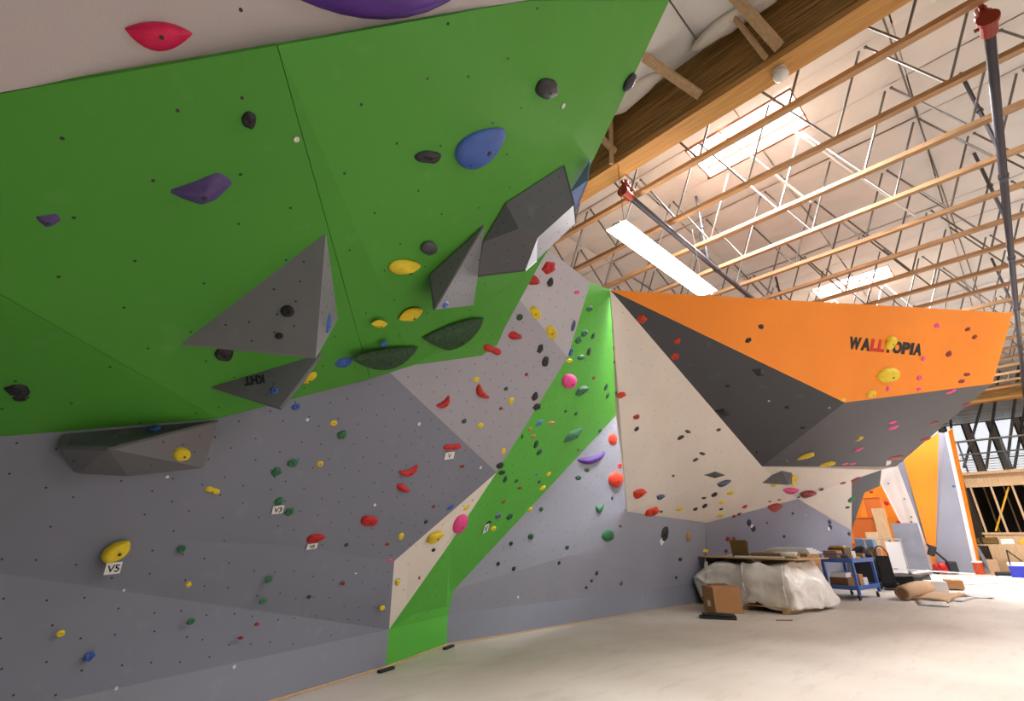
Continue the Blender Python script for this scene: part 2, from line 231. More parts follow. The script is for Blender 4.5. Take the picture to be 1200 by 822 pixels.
('hook','red',(2.941,4.202,2.758),(0.785,-0.209,0.583),(0.139,-0.858,-0.495),0.097,0.072,1,0.73,-0.21,'medium red bent hold on the light grey middle panel, lowest','climbing holds on the light grey middle panel'),
('chunk','forest',(3.347,4.34,2.633),(0.984,0.061,0.17),(0.139,-0.858,-0.495),0.041,0.028,0,0.69,0,'small dark green lumpy hold on the light grey middle panel','climbing holds on the light grey middle panel'),
('chunk','red',(3.757,3.285,4.455),(0.931,-0.127,0.343),(0.105,-0.806,-0.583),0.111,0.075,1,0.69,0,'medium red lumpy hold on the pale grey peak panel','climbing holds on the pale grey peak panel'),
('cone','red',(3.616,3.404,4.266),(0.99,0.029,0.137),(0.105,-0.806,-0.583),0.117,0.072,1,0.71,0,'medium red cone-shaped hold on the pale grey peak panel','climbing holds on the pale grey peak panel'),
('chunk','red',(3.518,3.455,4.177),(0.939,-0.113,0.325),(0.105,-0.806,-0.583),0.018,0.014,0,0.71,0,'tiny red lumpy hold on the pale grey peak panel','climbing holds on the pale grey peak panel'),
('chunk','black',(3.892,3.383,4.344),(0.821,-0.261,0.508),(0.105,-0.806,-0.583),0.057,0.054,1,0.68,0,'small black lumpy hold on the pale grey peak panel','climbing holds on the pale grey peak panel'),
('chunk','pink',(4.448,3.402,4.417),(0.942,-0.107,0.317),(0.105,-0.806,-0.583),0.052,0.025,0,0.64,0,'small pink lumpy hold on the pale grey peak panel','climbing holds on the pale grey peak panel'),
('jug','yellow',(3.864,3.634,3.992),(0.92,0.301,-0.25),(0.105,-0.806,-0.583),0.122,0.06,1,0.69,0,'medium yellow jug hold on the pale grey peak panel, highest','climbing holds on the pale grey peak panel'),
('jug','yellow',(4.307,3.76,3.897),(0.894,0.333,-0.299),(0.105,-0.806,-0.583),0.133,0.065,1,0.65,0,'medium yellow jug hold on the pale grey peak panel, lowest','climbing holds on the pale grey peak panel'),
('ring','forest',(3.629,3.673,3.867),(0.95,-0.025,0.311),(0.139,-0.858,-0.495),0.059,0.042,1,0.68,0,'small dark green round bolted hold on the light grey middle panel','climbing holds on the light grey middle panel'),
('chunk','yellow',(3.5,3.796,3.774),(0.781,-0.167,0.602),(0.448,-0.523,-0.726),0.034,0.061,0,0.38,0,'tiny yellow lumpy hold on the green overhang','climbing holds on the green overhang'),
('fin','slate',(4.678,3.671,4.087),(0.898,-0.176,0.404),(0.105,-0.806,-0.583),0.046,0.086,0,0.62,0,'tiny blue grey pointed lens-shaped hold on the pale grey peak panel','climbing holds on the pale grey peak panel'),
('cone','red',(3.673,3.796,3.667),(0.987,0.083,0.134),(0.139,-0.858,-0.495),0.131,0.059,1,0.67,0,'medium red cone-shaped hold on the light grey middle panel','climbing holds on the light grey middle panel'),
('bat','red',(3.377,3.886,3.428),(0.989,0.141,0.034),(0.139,-0.858,-0.495),0.162,0.057,1,0.7,0.0,'medium red bow-tie hold on the light grey middle panel','climbing holds on the light grey middle panel'),
('chunk','black',(4.211,3.881,3.672),(0.854,-0.149,0.498),(0.139,-0.858,-0.495),0.057,0.058,0,0.63,0,'small black lumpy hold on the light grey middle panel, highest','climbing holds on the light grey middle panel'),
('chunk','black',(4.408,3.973,3.566),(0.851,-0.152,0.502),(0.139,-0.858,-0.495),0.066,0.077,1,0.61,0,'small black lumpy hold on the light grey middle panel, second from top','climbing holds on the light grey middle panel'),
('ring','green',(4.904,3.54,4.385),(0.925,0.108,0.365),(0.3,-0.797,-0.524),0.105,0.044,1,0.43,0,'small green round bolted hold on the green strip, highest','climbing holds on the green strip'),
('ring','green',(5.058,3.773,4.12),(0.934,0.135,0.33),(0.3,-0.797,-0.524),0.107,0.051,1,0.43,0,'small green round bolted hold on the green strip, second from top','climbing holds on the green strip'),
('ring','green',(4.966,3.818,3.998),(0.937,0.142,0.32),(0.3,-0.797,-0.524),0.106,0.051,1,0.43,0,'small green round bolted hold on the green strip, lowest','climbing holds on the green strip'),
('chunk','forest',(5.356,3.839,4.19),(0.658,-0.225,0.718),(0.3,-0.797,-0.524),0.052,0.05,0,0.41,0,'tiny dark green lumpy hold on the green strip, highest','climbing holds on the green strip'),
('chunk','forest',(5.428,3.989,4.002),(0.666,-0.219,0.713),(0.3,-0.797,-0.524),0.062,0.067,0,0.41,0,'tiny dark green lumpy hold on the green strip, second from top','climbing holds on the green strip'),
('blob','green',(5.261,4.016,3.867),(0.942,0.161,0.295),(0.3,-0.797,-0.524),0.122,0.041,1,0.42,0,'small green rounded hold on the green strip','climbing holds on the green strip'),
('chunk','blue',(4.889,3.908,3.817),(0.85,-0.026,0.526),(0.3,-0.797,-0.524),0.053,0.058,0,0.44,0,'tiny blue lumpy hold on the green strip','climbing holds on the green strip'),
('chunk','yellow',(4.942,3.991,3.722),(0.943,0.164,0.29),(0.3,-0.797,-0.524),0.096,0.034,1,0.43,0,'small yellow lumpy hold on the green strip, highest','climbing holds on the green strip'),
('chunk','maroon',(4.129,4.06,3.338),(0.972,0.022,0.236),(0.139,-0.858,-0.495),0.036,0.025,0,0.64,0,'tiny dark red lumpy hold on the light grey middle panel, highest','climbing holds on the light grey middle panel'),
('chunk','forest',(3.849,4.151,3.1),(0.976,0.034,0.216),(0.139,-0.858,-0.495),0.04,0.024,0,0.66,0,'tiny dark green lumpy hold on the light grey middle panel','climbing holds on the light grey middle panel'),
('ring','yellow',(4.022,4.24,2.995),(0.871,-0.132,0.474),(0.139,-0.858,-0.495),0.053,0.048,0,0.64,0,'small yellow round bolted hold on the light grey middle panel, second from top','climbing holds on the light grey middle panel'),
('hook','red',(3.463,4.16,2.977),(0.823,0.378,-0.424),(0.139,-0.858,-0.495),0.14,0.073,1,0.69,0.18,'medium red bent hold on the light grey middle panel, highest','climbing holds on the light grey middle panel'),
('chunk','maroon',(3.886,4.286,2.877),(0.981,0.051,0.188),(0.139,-0.858,-0.495),0.034,0.02,0,0.65,0,'tiny dark red lumpy hold on the light grey middle panel, lowest','climbing holds on the light grey middle panel'),
('chunk','black',(4.462,4.229,3.139),(0.857,-0.146,0.494),(0.139,-0.858,-0.495),0.066,0.057,1,0.61,0,'small black lumpy hold on the light grey middle panel, third from top','climbing holds on the light grey middle panel'),
('chunk','black',(4.578,4.309,3.031),(0.98,0.049,0.191),(0.139,-0.858,-0.495),0.08,0.048,1,0.6,0,'small black lumpy hold on the light grey middle panel, fourth from top','climbing holds on the light grey middle panel'),
('ring','yellow',(3.637,4.386,2.634),(0.984,0.065,0.164),(0.139,-0.858,-0.495),0.051,0.039,0,0.67,0,'small yellow round bolted hold on the light grey middle panel, lowest','climbing holds on the light grey middle panel'),
('ring','yellow',(4.23,4.607,2.417),(0.874,-0.128,0.468),(0.139,-0.858,-0.495),0.04,0.046,0,0.61,0,'tiny yellow round bolted hold on the light grey middle panel','climbing holds on the light grey middle panel'),
('chunk','black',(4.268,4.714,2.242),(0.989,0.099,0.106),(0.139,-0.858,-0.495),0.074,0.042,1,0.61,0,'small black lumpy hold on the light grey middle panel, lowest','climbing holds on the light grey middle panel'),
('chunk','black',(4.378,4.8,2.17),(0.952,0.287,0.109),(0.3,-0.797,-0.524),0.088,0.033,1,0.45,0,'small black lumpy hold on the green strip','climbing holds on the green strip'),
('blob','pink',(5.201,4.219,3.524),(0.948,0.187,0.258),(0.3,-0.797,-0.524),0.238,0.122,1,0.42,-0.35,'pink ball-like hold high on the green strip','climbing holds on the green strip'),
('jug','green',(5.761,4.42,3.539),(0.928,0.118,0.353),(0.3,-0.797,-0.524),0.204,0.087,1,0.39,0,'medium green jug hold on the green strip','climbing holds on the green strip'),
('chunk','brown',(6.001,4.343,3.793),(0.947,0.183,0.264),(0.3,-0.797,-0.524),0.061,0.033,0,0.38,0,'tiny brown lumpy hold on the green strip, highest','climbing holds on the green strip'),
('chunk','forest',(6.647,4.568,3.821),(0.635,-0.244,0.733),(0.3,-0.797,-0.524),0.062,0.067,0,0.35,0,'tiny dark green lumpy hold on the green strip, third from top','climbing holds on the green strip'),
('chunk','forest',(6.886,4.709,3.743),(0.631,-0.246,0.735),(0.3,-0.797,-0.524),0.064,0.06,0,0.34,0,'tiny dark green lumpy hold on the green strip, fourth from top','climbing holds on the green strip'),
('chunk','forest',(5.498,4.556,3.181),(0.952,0.22,0.211),(0.3,-0.797,-0.524),0.046,0.025,0,0.4,0,'tiny dark green lumpy hold on the green strip, fifth from top','climbing holds on the green strip'),
('chunk','forest',(5.898,4.674,3.231),(0.953,0.223,0.207),(0.3,-0.797,-0.524),0.06,0.033,0,0.38,0,'tiny dark green lumpy hold on the green strip, sixth from top','climbing holds on the green strip'),
('fin','sky',(4.833,4.506,2.877),(0.904,0.062,0.423),(0.3,-0.797,-0.524),0.101,0.053,1,0.43,0,'small light blue pointed lens-shaped hold on the green strip','climbing holds on the green strip'),
('chunk','salmon',(5.19,4.593,2.949),(0.953,0.233,0.191),(0.3,-0.797,-0.524),0.099,0.03,1,0.41,0,'small salmon lumpy hold on the green strip','climbing holds on the green strip'),
('chunk','tan',(4.641,4.509,2.762),(0.954,0.24,0.182),(0.3,-0.797,-0.524),0.062,0.028,0,0.44,0,'tiny tan lumpy hold on the green strip, highest','climbing holds on the green strip'),
('chunk','tan',(4.826,4.622,2.696),(0.954,0.248,0.169),(0.3,-0.797,-0.524),0.063,0.035,0,0.43,0,'tiny tan lumpy hold on the green strip, lowest','climbing holds on the green strip'),
('chunk','forest',(4.994,4.734,2.622),(0.743,-0.15,0.652),(0.3,-0.797,-0.524),0.053,0.069,0,0.42,0,'tiny dark green lumpy hold on the green strip, ninth from top','climbing holds on the green strip'),
('ring','forest',(5.198,4.859,2.549),(0.937,0.143,0.318),(0.3,-0.797,-0.524),0.078,0.053,0,0.41,0,'small dark green round bolted hold on the green strip','climbing holds on the green strip'),
('chunk','forest',(4.522,4.543,2.642),(0.759,-0.134,0.637),(0.3,-0.797,-0.524),0.024,0.042,0,0.45,0,'tiny dark green lumpy hold on the green strip, eighth from top','climbing holds on the green strip'),
('fin','green',(6.145,4.948,2.956),(0.882,0.023,0.47),(0.3,-0.797,-0.524),0.323,0.112,1,0.37,-0.35,'large green pointed lens-shaped hold on the green strip','climbing holds on the green strip'),
('chunk','forest',(7.231,5.18,3.225),(0.954,0.242,0.179),(0.3,-0.797,-0.524),0.069,0.038,0,0.32,0,'tiny dark green lumpy hold on the green strip, seventh from top','climbing holds on the green strip'),
('blob','orange',(7.67,5.226,3.13),(0.995,-0.061,0.077),(-0.049,-0.986,-0.159),0.148,0.12,1,0.61,0,'medium orange red rounded hold on the grey wall beside the green strip, highest','climbing holds on the grey wall beside the green strip'),
('chunk','brown',(6.612,5.224,2.804),(0.954,0.262,0.148),(0.3,-0.797,-0.524),0.052,0.029,0,0.34,0,'tiny brown lumpy hold on the green strip, second from top','climbing holds on the green strip'),
('hook','violet',(7.1,5.321,2.717),(0.969,-0.085,0.231),(-0.049,-0.986,-0.159),0.399,0.109,1,0.65,-0.05,'large violet bent hold on the grey wall beside the green strip','climbing holds on the grey wall beside the green strip'),
('chunk','forest',(6.98,5.363,2.494),(0.994,-0.063,0.084),(-0.049,-0.986,-0.159),0.091,0.046,1,0.65,0,'small dark green lumpy hold on the grey wall beside the green strip, highest','climbing holds on the grey wall beside the green strip'),
('chunk','orange',(7.951,5.289,2.657),(0.996,-0.061,0.071),(-0.049,-0.986,-0.159),0.081,0.056,0,0.6,0,'small orange red lumpy hold on the grey wall beside the green strip','climbing holds on the grey wall beside the green strip'),
('chunk','orange',(6.562,4.213,3.587),(0.937,-0.286,0.199),(-0.104,-0.774,-0.624),0.105,0.056,1,0.66,0,'medium orange red lumpy hold on the cream overhang, highest','climbing holds on the cream overhang'),
('chunk','brick',(7.18,4.336,3.331),(0.966,-0.229,0.123),(-0.104,-0.774,-0.624),0.081,0.043,1,0.62,0,'small brick red lumpy hold on the cream overhang','climbing holds on the cream overhang'),
('chunk','plum',(7.335,4.454,3.159),(0.848,-0.397,0.351),(-0.104,-0.774,-0.624),0.056,0.043,0,0.61,0,'small plum lumpy hold on the cream overhang','climbing holds on the cream overhang'),
('blob','orange',(7.839,5.337,2.392),(0.995,-0.061,0.074),(-0.049,-0.986,-0.159),0.233,0.156,1,0.61,0,'medium orange red rounded hold on the grey wall beside the green strip, lowest','climbing holds on the grey wall beside the green strip'),
('ring','forest',(6.765,5.398,2.343),(0.995,-0.061,0.074),(-0.049,-0.986,-0.159),0.097,0.051,1,0.67,0,'small dark green round bolted hold on the grey wall beside the green strip','climbing holds on the grey wall beside the green strip'),
('chunk','sky',(5.417,5.129,2.265),(0.952,0.289,0.106),(0.3,-0.797,-0.524),0.046,0.025,0,0.39,0,'tiny light blue lumpy hold on the green strip','climbing holds on the green strip'),
('chunk','yellow',(5.835,5.256,2.312),(0.952,0.289,0.106),(0.3,-0.797,-0.524),0.072,0.04,0,0.37,0,'tiny yellow lumpy hold on the green strip','climbing holds on the green strip'),
('chunk','forest',(5.615,5.263,2.174),(0.95,0.297,0.093),(0.3,-0.797,-0.524),0.059,0.032,0,0.38,0,'tiny dark green lumpy hold on the green strip, lowest','climbing holds on the green strip'),
('chunk','yellow',(5.828,5.389,2.105),(0.949,0.192,0.251),(0.3,-0.797,-0.524),0.091,0.042,0,0.37,0,'small yellow lumpy hold on the green strip, lowest','climbing holds on the green strip'),
('chunk','forest',(4.541,4.906,2.101),(0.776,-0.115,0.619),(0.3,-0.797,-0.524),0.047,0.051,0,0.44,0,'tiny dark green lumpy hold on the green strip, tenth from top','climbing holds on the green strip'),
('chunk','forest',(4.869,5.023,2.112),(0.951,0.296,0.095),(0.3,-0.797,-0.524),0.053,0.029,0,0.42,0,'tiny dark green lumpy hold on the green strip, eleventh from top','climbing holds on the green strip'),
('chunk','brown',(5.056,5.143,2.037),(0.949,0.303,0.083),(0.3,-0.797,-0.524),0.066,0.03,0,0.41,0,'tiny brown lumpy hold on the green strip, third from top','climbing holds on the green strip'),
('chunk','brown',(4.748,5.164,1.829),(0.947,0.317,0.06),(0.3,-0.797,-0.524),0.053,0.029,0,0.42,0,'tiny brown lumpy hold on the green strip, lowest','climbing holds on the green strip'),
('ring','slate',(4.775,5.3,1.637),(0.943,0.332,0.036),(0.3,-0.797,-0.524),0.085,0.046,0,0.41,0,'small blue grey round bolted hold on the green strip','climbing holds on the green strip'),
('chunk','forest',(5.115,5.428,1.638),(0.943,0.332,0.034),(0.3,-0.797,-0.524),0.089,0.049,0,0.39,0,'small dark green lumpy hold on the green strip','climbing holds on the green strip'),
('chunk','black',(4.593,5.295,1.541),(0.941,0.338,0.024),(0.3,-0.797,-0.524),0.062,0.034,0,0.42,0,'tiny black hold above a small white card on the green strip','climbing holds on the green strip'),
('ring','yellow',(4.781,5.415,1.466),(0.939,0.344,0.014),(0.3,-0.797,-0.524),0.074,0.041,0,0.41,0,'small yellow round bolted hold on the green strip','climbing holds on the green strip'),
('chunk','yellow',(5.679,5.543,1.773),(0.998,-0.055,0.035),(-0.049,-0.986,-0.159),0.056,0.028,0,0.73,0,'small yellow lumpy hold on the grey wall beside the green strip, highest','climbing holds on the grey wall beside the green strip'),
('chunk','forest',(5.927,5.53,1.782),(0.998,-0.055,0.035),(-0.049,-0.986,-0.159),0.05,0.035,0,0.72,0,'tiny dark green lumpy hold on the grey wall beside the green strip','climbing holds on the grey wall beside the green strip'),
('chunk','forest',(5.754,5.606,1.364),(0.99,-0.069,0.125),(-0.049,-0.986,-0.159),0.064,0.05,0,0.72,0,'small dark green lumpy hold on the grey wall beside the green strip, second from top','climbing holds on the grey wall beside the green strip'),
('chunk','black',(5.354,5.641,1.265),(0.999,-0.048,-0.007),(-0.049,-0.986,-0.159),0.037,0.027,0,0.75,0,'tiny black lumpy hold on the grey wall beside the green strip, highest','climbing holds on the grey wall beside the green strip'),
('chunk','black',(5.143,5.698,0.983),(0.999,-0.044,-0.031),(-0.049,-0.986,-0.159),0.036,0.026,0,0.76,0,'tiny black lumpy hold on the grey wall beside the green strip, fourth from top','climbing holds on the grey wall beside the green strip'),
('chunk','black',(5.46,5.695,0.901),(0.989,-0.07,0.133),(-0.049,-0.986,-0.159),0.037,0.032,0,0.74,0,'tiny black lumpy hold on the grey wall beside the green strip, fifth from top','climbing holds on the grey wall beside the green strip'),
('chunk','forest',(6.61,5.592,1.189),(0.999,-0.047,-0.012),(-0.049,-0.986,-0.159),0.073,0.047,0,0.67,0,'small dark green lumpy hold on the grey wall beside the green strip, lowest','climbing holds on the grey wall beside the green strip'),
('chunk','red',(7.067,5.564,1.225),(0.999,-0.048,-0.009),(-0.049,-0.986,-0.159),0.039,0.024,0,0.65,0,'tiny red lumpy hold on the grey wall beside the green strip, lowest','climbing holds on the grey wall beside the green strip'),
('chunk','black',(6.451,5.638,0.954),(0.999,-0.037,-0.031),(-0.043,-0.972,-0.232),0.045,0.029,0,0.66,0,'tiny black lumpy hold on the grey wall beside the green strip, third from top','climbing holds on the grey wall beside the green strip'),
('chunk','black',(7.464,5.64,0.755),(0.981,-0.085,0.172),(-0.043,-0.972,-0.232),0.05,0.038,0,0.6,0,'tiny black lumpy hold on the grey wall beside the green strip, sixth from top','climbing holds on the grey wall beside the green strip'),
('chunk','red',(6.948,5.422,2.136),(0.993,-0.064,0.095),(-0.049,-0.986,-0.159),0.04,0.032,0,0.66,0,'tiny red lumpy hold on the grey wall beside the green strip, highest','climbing holds on the grey wall beside the green strip'),
('chunk','plum',(7.764,5.397,2.045),(0.995,-0.061,0.077),(-0.049,-0.986,-0.159),0.044,0.04,0,0.61,0,'tiny plum lumpy hold on the grey wall beside the green strip','climbing holds on the grey wall beside the green strip'),
('hook','green',(7.403,5.444,1.863),(0.994,-0.063,0.086),(-0.049,-0.986,-0.159),0.126,0.11,1,0.63,0,'small green bent hold on the grey wall beside the green strip','climbing holds on the grey wall beside the green strip'),
('blob','green',(7.695,5.508,1.381),(0.999,-0.05,0.002),(-0.049,-0.986,-0.159),0.186,0.104,1,0.61,0,'medium green rounded hold on the grey wall beside the green strip','climbing holds on the grey wall beside the green strip'),
('chunk','brown',(8.067,5.462,1.548),(0.999,-0.051,0.014),(-0.049,-0.986,-0.159),0.046,0.027,0,0.6,0,'tiny brown lumpy hold on the grey wall beside the green strip','climbing holds on the grey wall beside the green strip'),
('moonu','orange',(8.324,5.143,2.139),(0.984,-0.17,0.046),(-0.104,-0.774,-0.624),0.192,0.117,1,0.54,0,'medium orange red half-moon hold on the cream overhang','climbing holds on the cream overhang'),
('moonu','slate',(9.003,5.077,2.108),(0.985,-0.167,0.043),(-0.104,-0.774,-0.624),0.136,0.07,1,0.52,0,'small blue grey half-moon hold on the cream overhang','climbing holds on the cream overhang'),
('chunk','orange',(9.033,5.324,1.839),(0.896,-0.347,0.278),(-0.062,-0.716,-0.695),0.203,0.119,1,0.45,-0.34,'medium orange red lumpy hold on the cream overhang, lowest','climbing holds on the cream overhang'),
('chunk','black',(9.344,5.288,1.848),(0.993,-0.114,0.029),(-0.062,-0.716,-0.695),0.05,0.029,0,0.44,0,'tiny black lumpy hold on the cream overhang, lowest','climbing holds on the cream overhang'),
('fin','black',(9.593,5.408,1.418),(0.721,-0.145,0.678),(-0.049,-0.986,-0.159),0.179,0.13,1,0.53,0,'black pointed hold with a white card on the grey wall below the cream overhang','climbing holds on the grey wall beside the green strip'),
('chunk','tan',(10.549,5.372,1.352),(0.999,-0.051,0.012),(-0.049,-0.986,-0.159),0.093,0.092,0,0.49,0,'tiny tan lumpy hold on the grey wall beside the green strip','climbing holds on the grey wall beside the green strip'),
('chunk','yellow',(11.33,5.395,1.058),(0.999,-0.041,-0.016),(-0.043,-0.972,-0.232),0.136,0.04,0,0.45,0,'small yellow lumpy hold on the grey wall beside the green strip, lowest','climbing holds on the grey wall beside the green strip'),
('chunk','black',(10.246,5.48,0.906),(0.999,-0.038,-0.027),(-0.043,-0.972,-0.232),0.075,0.038,0,0.49,0,'tiny black lumpy hold on the grey wall beside the green strip, second from top','climbing holds on the grey wall beside the green strip'),
('chunk','black',(10.133,5.568,0.557),(0.986,-0.079,0.146),(-0.043,-0.972,-0.232),0.057,0.037,0,0.49,0,'tiny black lumpy hold on the grey wall beside the green strip, seventh from top','climbing holds on the grey wall beside the green strip'),
('chunk','slate',(8.229,5.656,0.545),(0.983,-0.083,0.165),(-0.043,-0.972,-0.232),0.056,0.04,0,0.57,0,'tiny blue grey lumpy hold on the grey wall beside the green strip','climbing holds on the grey wall beside the green strip'),
('chunk','black',(7.347,5.674,0.635),(0.998,-0.032,-0.052),(-0.043,-0.972,-0.232),0.04,0.024,0,0.61,0,'tiny black lumpy hold on the grey wall beside the green strip, eighth from top','climbing holds on the grey wall beside the green strip'),
('chunk','black',(7.229,5.704,0.532),(0.998,-0.03,-0.06),(-0.043,-0.972,-0.232),0.04,0.024,0,0.61,0,'tiny black lumpy hold on the grey wall beside the green strip, lowest','climbing holds on the grey wall beside the green strip'),
('moonu','slate',(10.895,4.548,2.472),(0.95,-0.256,0.179),(-0.062,-0.716,-0.695),0.247,0.103,1,0.4,0,'medium blue grey half-moon hold on the cream overhang','climbing holds on the cream overhang'),
('diamond','charcoal',(10.38,4.487,2.61),(0.981,-0.185,0.066),(-0.104,-0.774,-0.624),0.399,0.08,1,0.47,-0.13,'large charcoal angular diamond hold on the cream overhang','climbing holds on the cream overhang'),
('chunk','black',(10.838,4.775,2.243),(0.99,-0.132,0.048),(-0.062,-0.716,-0.695),0.103,0.062,0,0.4,0,'small black lumpy hold on the cream overhang','climbing holds on the cream overhang'),
('chunk','black',(10.534,4.882,2.16),(0.991,-0.128,0.044),(-0.062,-0.716,-0.695),0.085,0.031,0,0.4,0,'tiny black lumpy hold on the cream overhang, highest','climbing holds on the cream overhang'),
('chunk','black',(10.781,5.003,2.013),(0.992,-0.12,0.036),(-0.062,-0.716,-0.695),0.088,0.063,0,0.4,0,'tiny black lumpy hold on the cream overhang, second from top','climbing holds on the cream overhang'),
('chunk','black',(10.51,5.103,1.934),(0.993,-0.117,0.032),(-0.062,-0.716,-0.695),0.085,0.041,0,0.4,0,'tiny black lumpy hold on the cream overhang, third from top','climbing holds on the cream overhang'),
('chunk','black',(11.557,4.983,1.968),(0.997,-0.069,0.034),(-0.025,-0.708,-0.706),0.087,0.033,0,0.34,0,'tiny black lumpy hold on the cream underside, lowest','climbing holds on the cream underside'),
('chunk','yellow',(11.451,4.658,2.309),(0.99,-0.134,0.05),(-0.062,-0.716,-0.695),0.141,0.053,1,0.38,0,'small yellow lumpy hold on the cream overhang, highest','climbing holds on the cream overhang'),
('chunk','yellow',(11.378,4.86,2.107),(0.992,-0.124,0.04),(-0.062,-0.716,-0.695),0.125,0.043,0,0.38,0,'small yellow lumpy hold on the cream overhang, second from top','climbing holds on the cream overhang'),
('chunk','yellow',(9.907,5.174,1.915),(0.993,-0.117,0.032),(-0.062,-0.716,-0.695),0.12,0.04,1,0.42,0,'small yellow lumpy hold on the cream overhang, lowest','climbing holds on the cream overhang'),
('chunk','yellow',(11.73,5.101,1.844),(0.998,-0.062,0.027),(-0.025,-0.708,-0.706),0.158,0.045,1,0.33,0,'small yellow lumpy hold on the cream underside, lowest','climbing holds on the cream underside'),
('chunk','red',(12.657,4.849,2.064),(0.997,-0.072,0.037),(-0.025,-0.708,-0.706),0.11,0.059,0,0.31,0,'tiny red lumpy hold on the cream underside, lowest','climbing holds on the cream underside'),
('chunk','maroon',(12.434,5.07,1.843),(0.984,-0.176,0.022),(-0.171,-0.974,-0.145),0.078,0.035,0,0.53,0,'tiny dark red lumpy hold on the blue grey back wall, highest','climbing holds on the blue grey back wall'),
('chunk','maroon',(12.651,5.024,1.888),(0.998,-0.063,0.028),(-0.025,-0.708,-0.706),0.092,0.048,0,0.31,0,'tiny dark red lumpy hold on the cream underside, lowest','climbing holds on the cream underside'),
('chunk','maroon',(12.168,5.196,1.313),(0.985,-0.173,-0.002),(-0.171,-0.974,-0.145),0.09,0.05,0,0.54,0,'tiny dark red lumpy hold on the blue grey back wall, second from top','climbing holds on the blue grey back wall'),
('chunk','maroon',(12.41,5.153,1.313),(0.985,-0.173,-0.002),(-0.171,-0.974,-0.145),0.076,0.042,0,0.53,0,'tiny dark red lumpy hold on the blue grey back wall, lowest','climbing holds on the blue grey back wall'),
('chunk','plum',(12.089,5.249,1.048),(0.984,-0.164,-0.063),(-0.171,-0.974,-0.145),0.059,0.041,0,0.54,0,'tiny plum lumpy hold on the blue grey back wall','climbing holds on the blue grey back wall'),
('fin','navy',(13.083,4.978,1.695),(0.983,-0.16,-0.087),(-0.171,-0.974,-0.145),0.114,0.089,0,0.51,0,'small navy blue pointed lens-shaped hold on the blue grey back wall, highest','climbing holds on the blue grey back wall'),
('fin','navy',(13.263,4.967,1.554),(0.983,-0.159,-0.092),(-0.171,-0.974,-0.145),0.116,0.08,0,0.5,0,'small navy blue pointed lens-shaped hold on the blue grey back wall, lowest','climbing holds on the blue grey back wall'),
('chunk','navy',(13.9,4.832,1.707),(0.984,-0.175,0.015),(-0.171,-0.974,-0.145),0.053,0.027,0,0.49,0,'tiny navy blue lumpy hold on the blue grey back wall, third from top','climbing holds on the blue grey back wall'),
('chunk','navy',(15.204,4.563,1.973),(0.984,-0.177,0.025),(-0.171,-0.974,-0.145),0.079,0.039,0,0.45,0,'tiny navy blue lumpy hold on the blue grey back wall, highest','climbing holds on the blue grey back wall'),
('chunk','navy',(14.699,4.741,1.373),(0.985,-0.173,0.001),(-0.171,-0.974,-0.145),0.075,0.037,0,0.46,0,'tiny navy blue lumpy hold on the blue grey back wall, lowest','climbing holds on the blue grey back wall'),
('chunk','navy',(17.272,4.227,1.783),(0.971,-0.142,-0.191),(-0.171,-0.974,-0.145),0.111,0.064,0,0.4,0,'tiny navy blue lumpy hold on the blue grey back wall, second from top','climbing holds on the blue grey back wall'),
('chunk','navy',(17.3,4.244,1.639),(0.971,-0.142,-0.192),(-0.171,-0.974,-0.145),0.111,0.075,0,0.4,0,'tiny navy blue lumpy hold on the blue grey back wall, fourth from top','climbing holds on the blue grey back wall'),
('chunk','navy',(18.473,4.065,1.452),(0.966,-0.137,-0.221),(-0.171,-0.974,-0.145),0.092,0.056,0,0.38,0,'tiny navy blue lumpy hold on the blue grey back wall, fifth from top','climbing holds on the blue grey back wall'),
('moonu','brick',(14.305,4.702,2.102),(0.984,-0.178,0.031),(-0.171,-0.974,-0.145),0.418,0.123,1,0.47,0.04,'medium brick red half-moon hold on the blue grey back wall','climbing holds on the blue grey back wall'),
('chunk','red',(14.32,4.561,2.294),(0.996,-0.08,0.045),(-0.025,-0.708,-0.706),0.119,0.025,0,0.28,0,'tiny red lumpy hold on the cream underside, highest','climbing holds on the cream underside'),
('chunk','red',(13.828,4.641,2.231),(0.996,-0.078,0.043),(-0.025,-0.708,-0.706),0.097,0.025,0,0.29,0,'tiny red lumpy hold on the cream underside, second from top','climbing holds on the cream underside'),
('chunk','charcoal',(8.729,4.174,3.274),(0.994,-0.063,-0.088),(-0.104,-0.774,-0.624),0.097,0.029,0,0.54,0,'small charcoal lumpy hold on the cream overhang, highest','climbing holds on the cream overhang'),
('jug','charcoal',(8.628,4.281,3.158),(0.862,-0.384,0.332),(-0.104,-0.774,-0.624),0.091,0.048,1,0.55,0,'small charcoal jug hold on the cream overhang','climbing holds on the cream overhang'),
('chunk','charcoal',(9.633,3.946,3.407),(0.969,-0.219,0.11),(-0.104,-0.774,-0.624),0.073,0.034,0,0.5,0,'tiny charcoal lumpy hold on the cream overhang','climbing holds on the cream overhang'),
('chunk','charcoal',(9.545,4.322,2.955),(0.994,-0.096,-0.047),(-0.104,-0.774,-0.624),0.105,0.032,0,0.5,0,'small charcoal lumpy hold on the cream overhang, second from top','climbing holds on the cream overhang'),
('chunk','charcoal',(9.436,4.434,2.834),(0.877,-0.367,0.309),(-0.104,-0.774,-0.624),0.079,0.041,0,0.51,0,'small charcoal lumpy hold on the cream overhang, lowest','climbing holds on the cream overhang'),
('chunk','brown',(9.03,4.754,2.504),(0.981,-0.184,0.065),(-0.104,-0.774,-0.624),0.045,0.026,0,0.52,0,'tiny brown lumpy hold on the cream overhang','climbing holds on the cream overhang'),
('diamond','black',(9.325,3.679,3.663),(0.87,-0.463,-0.17),(-0.257,-0.131,-0.957),0.195,0.143,1,0.5,-0.42,'medium black angular diamond hold on the dark grey band, lowest','climbing holds on the dark grey band'),
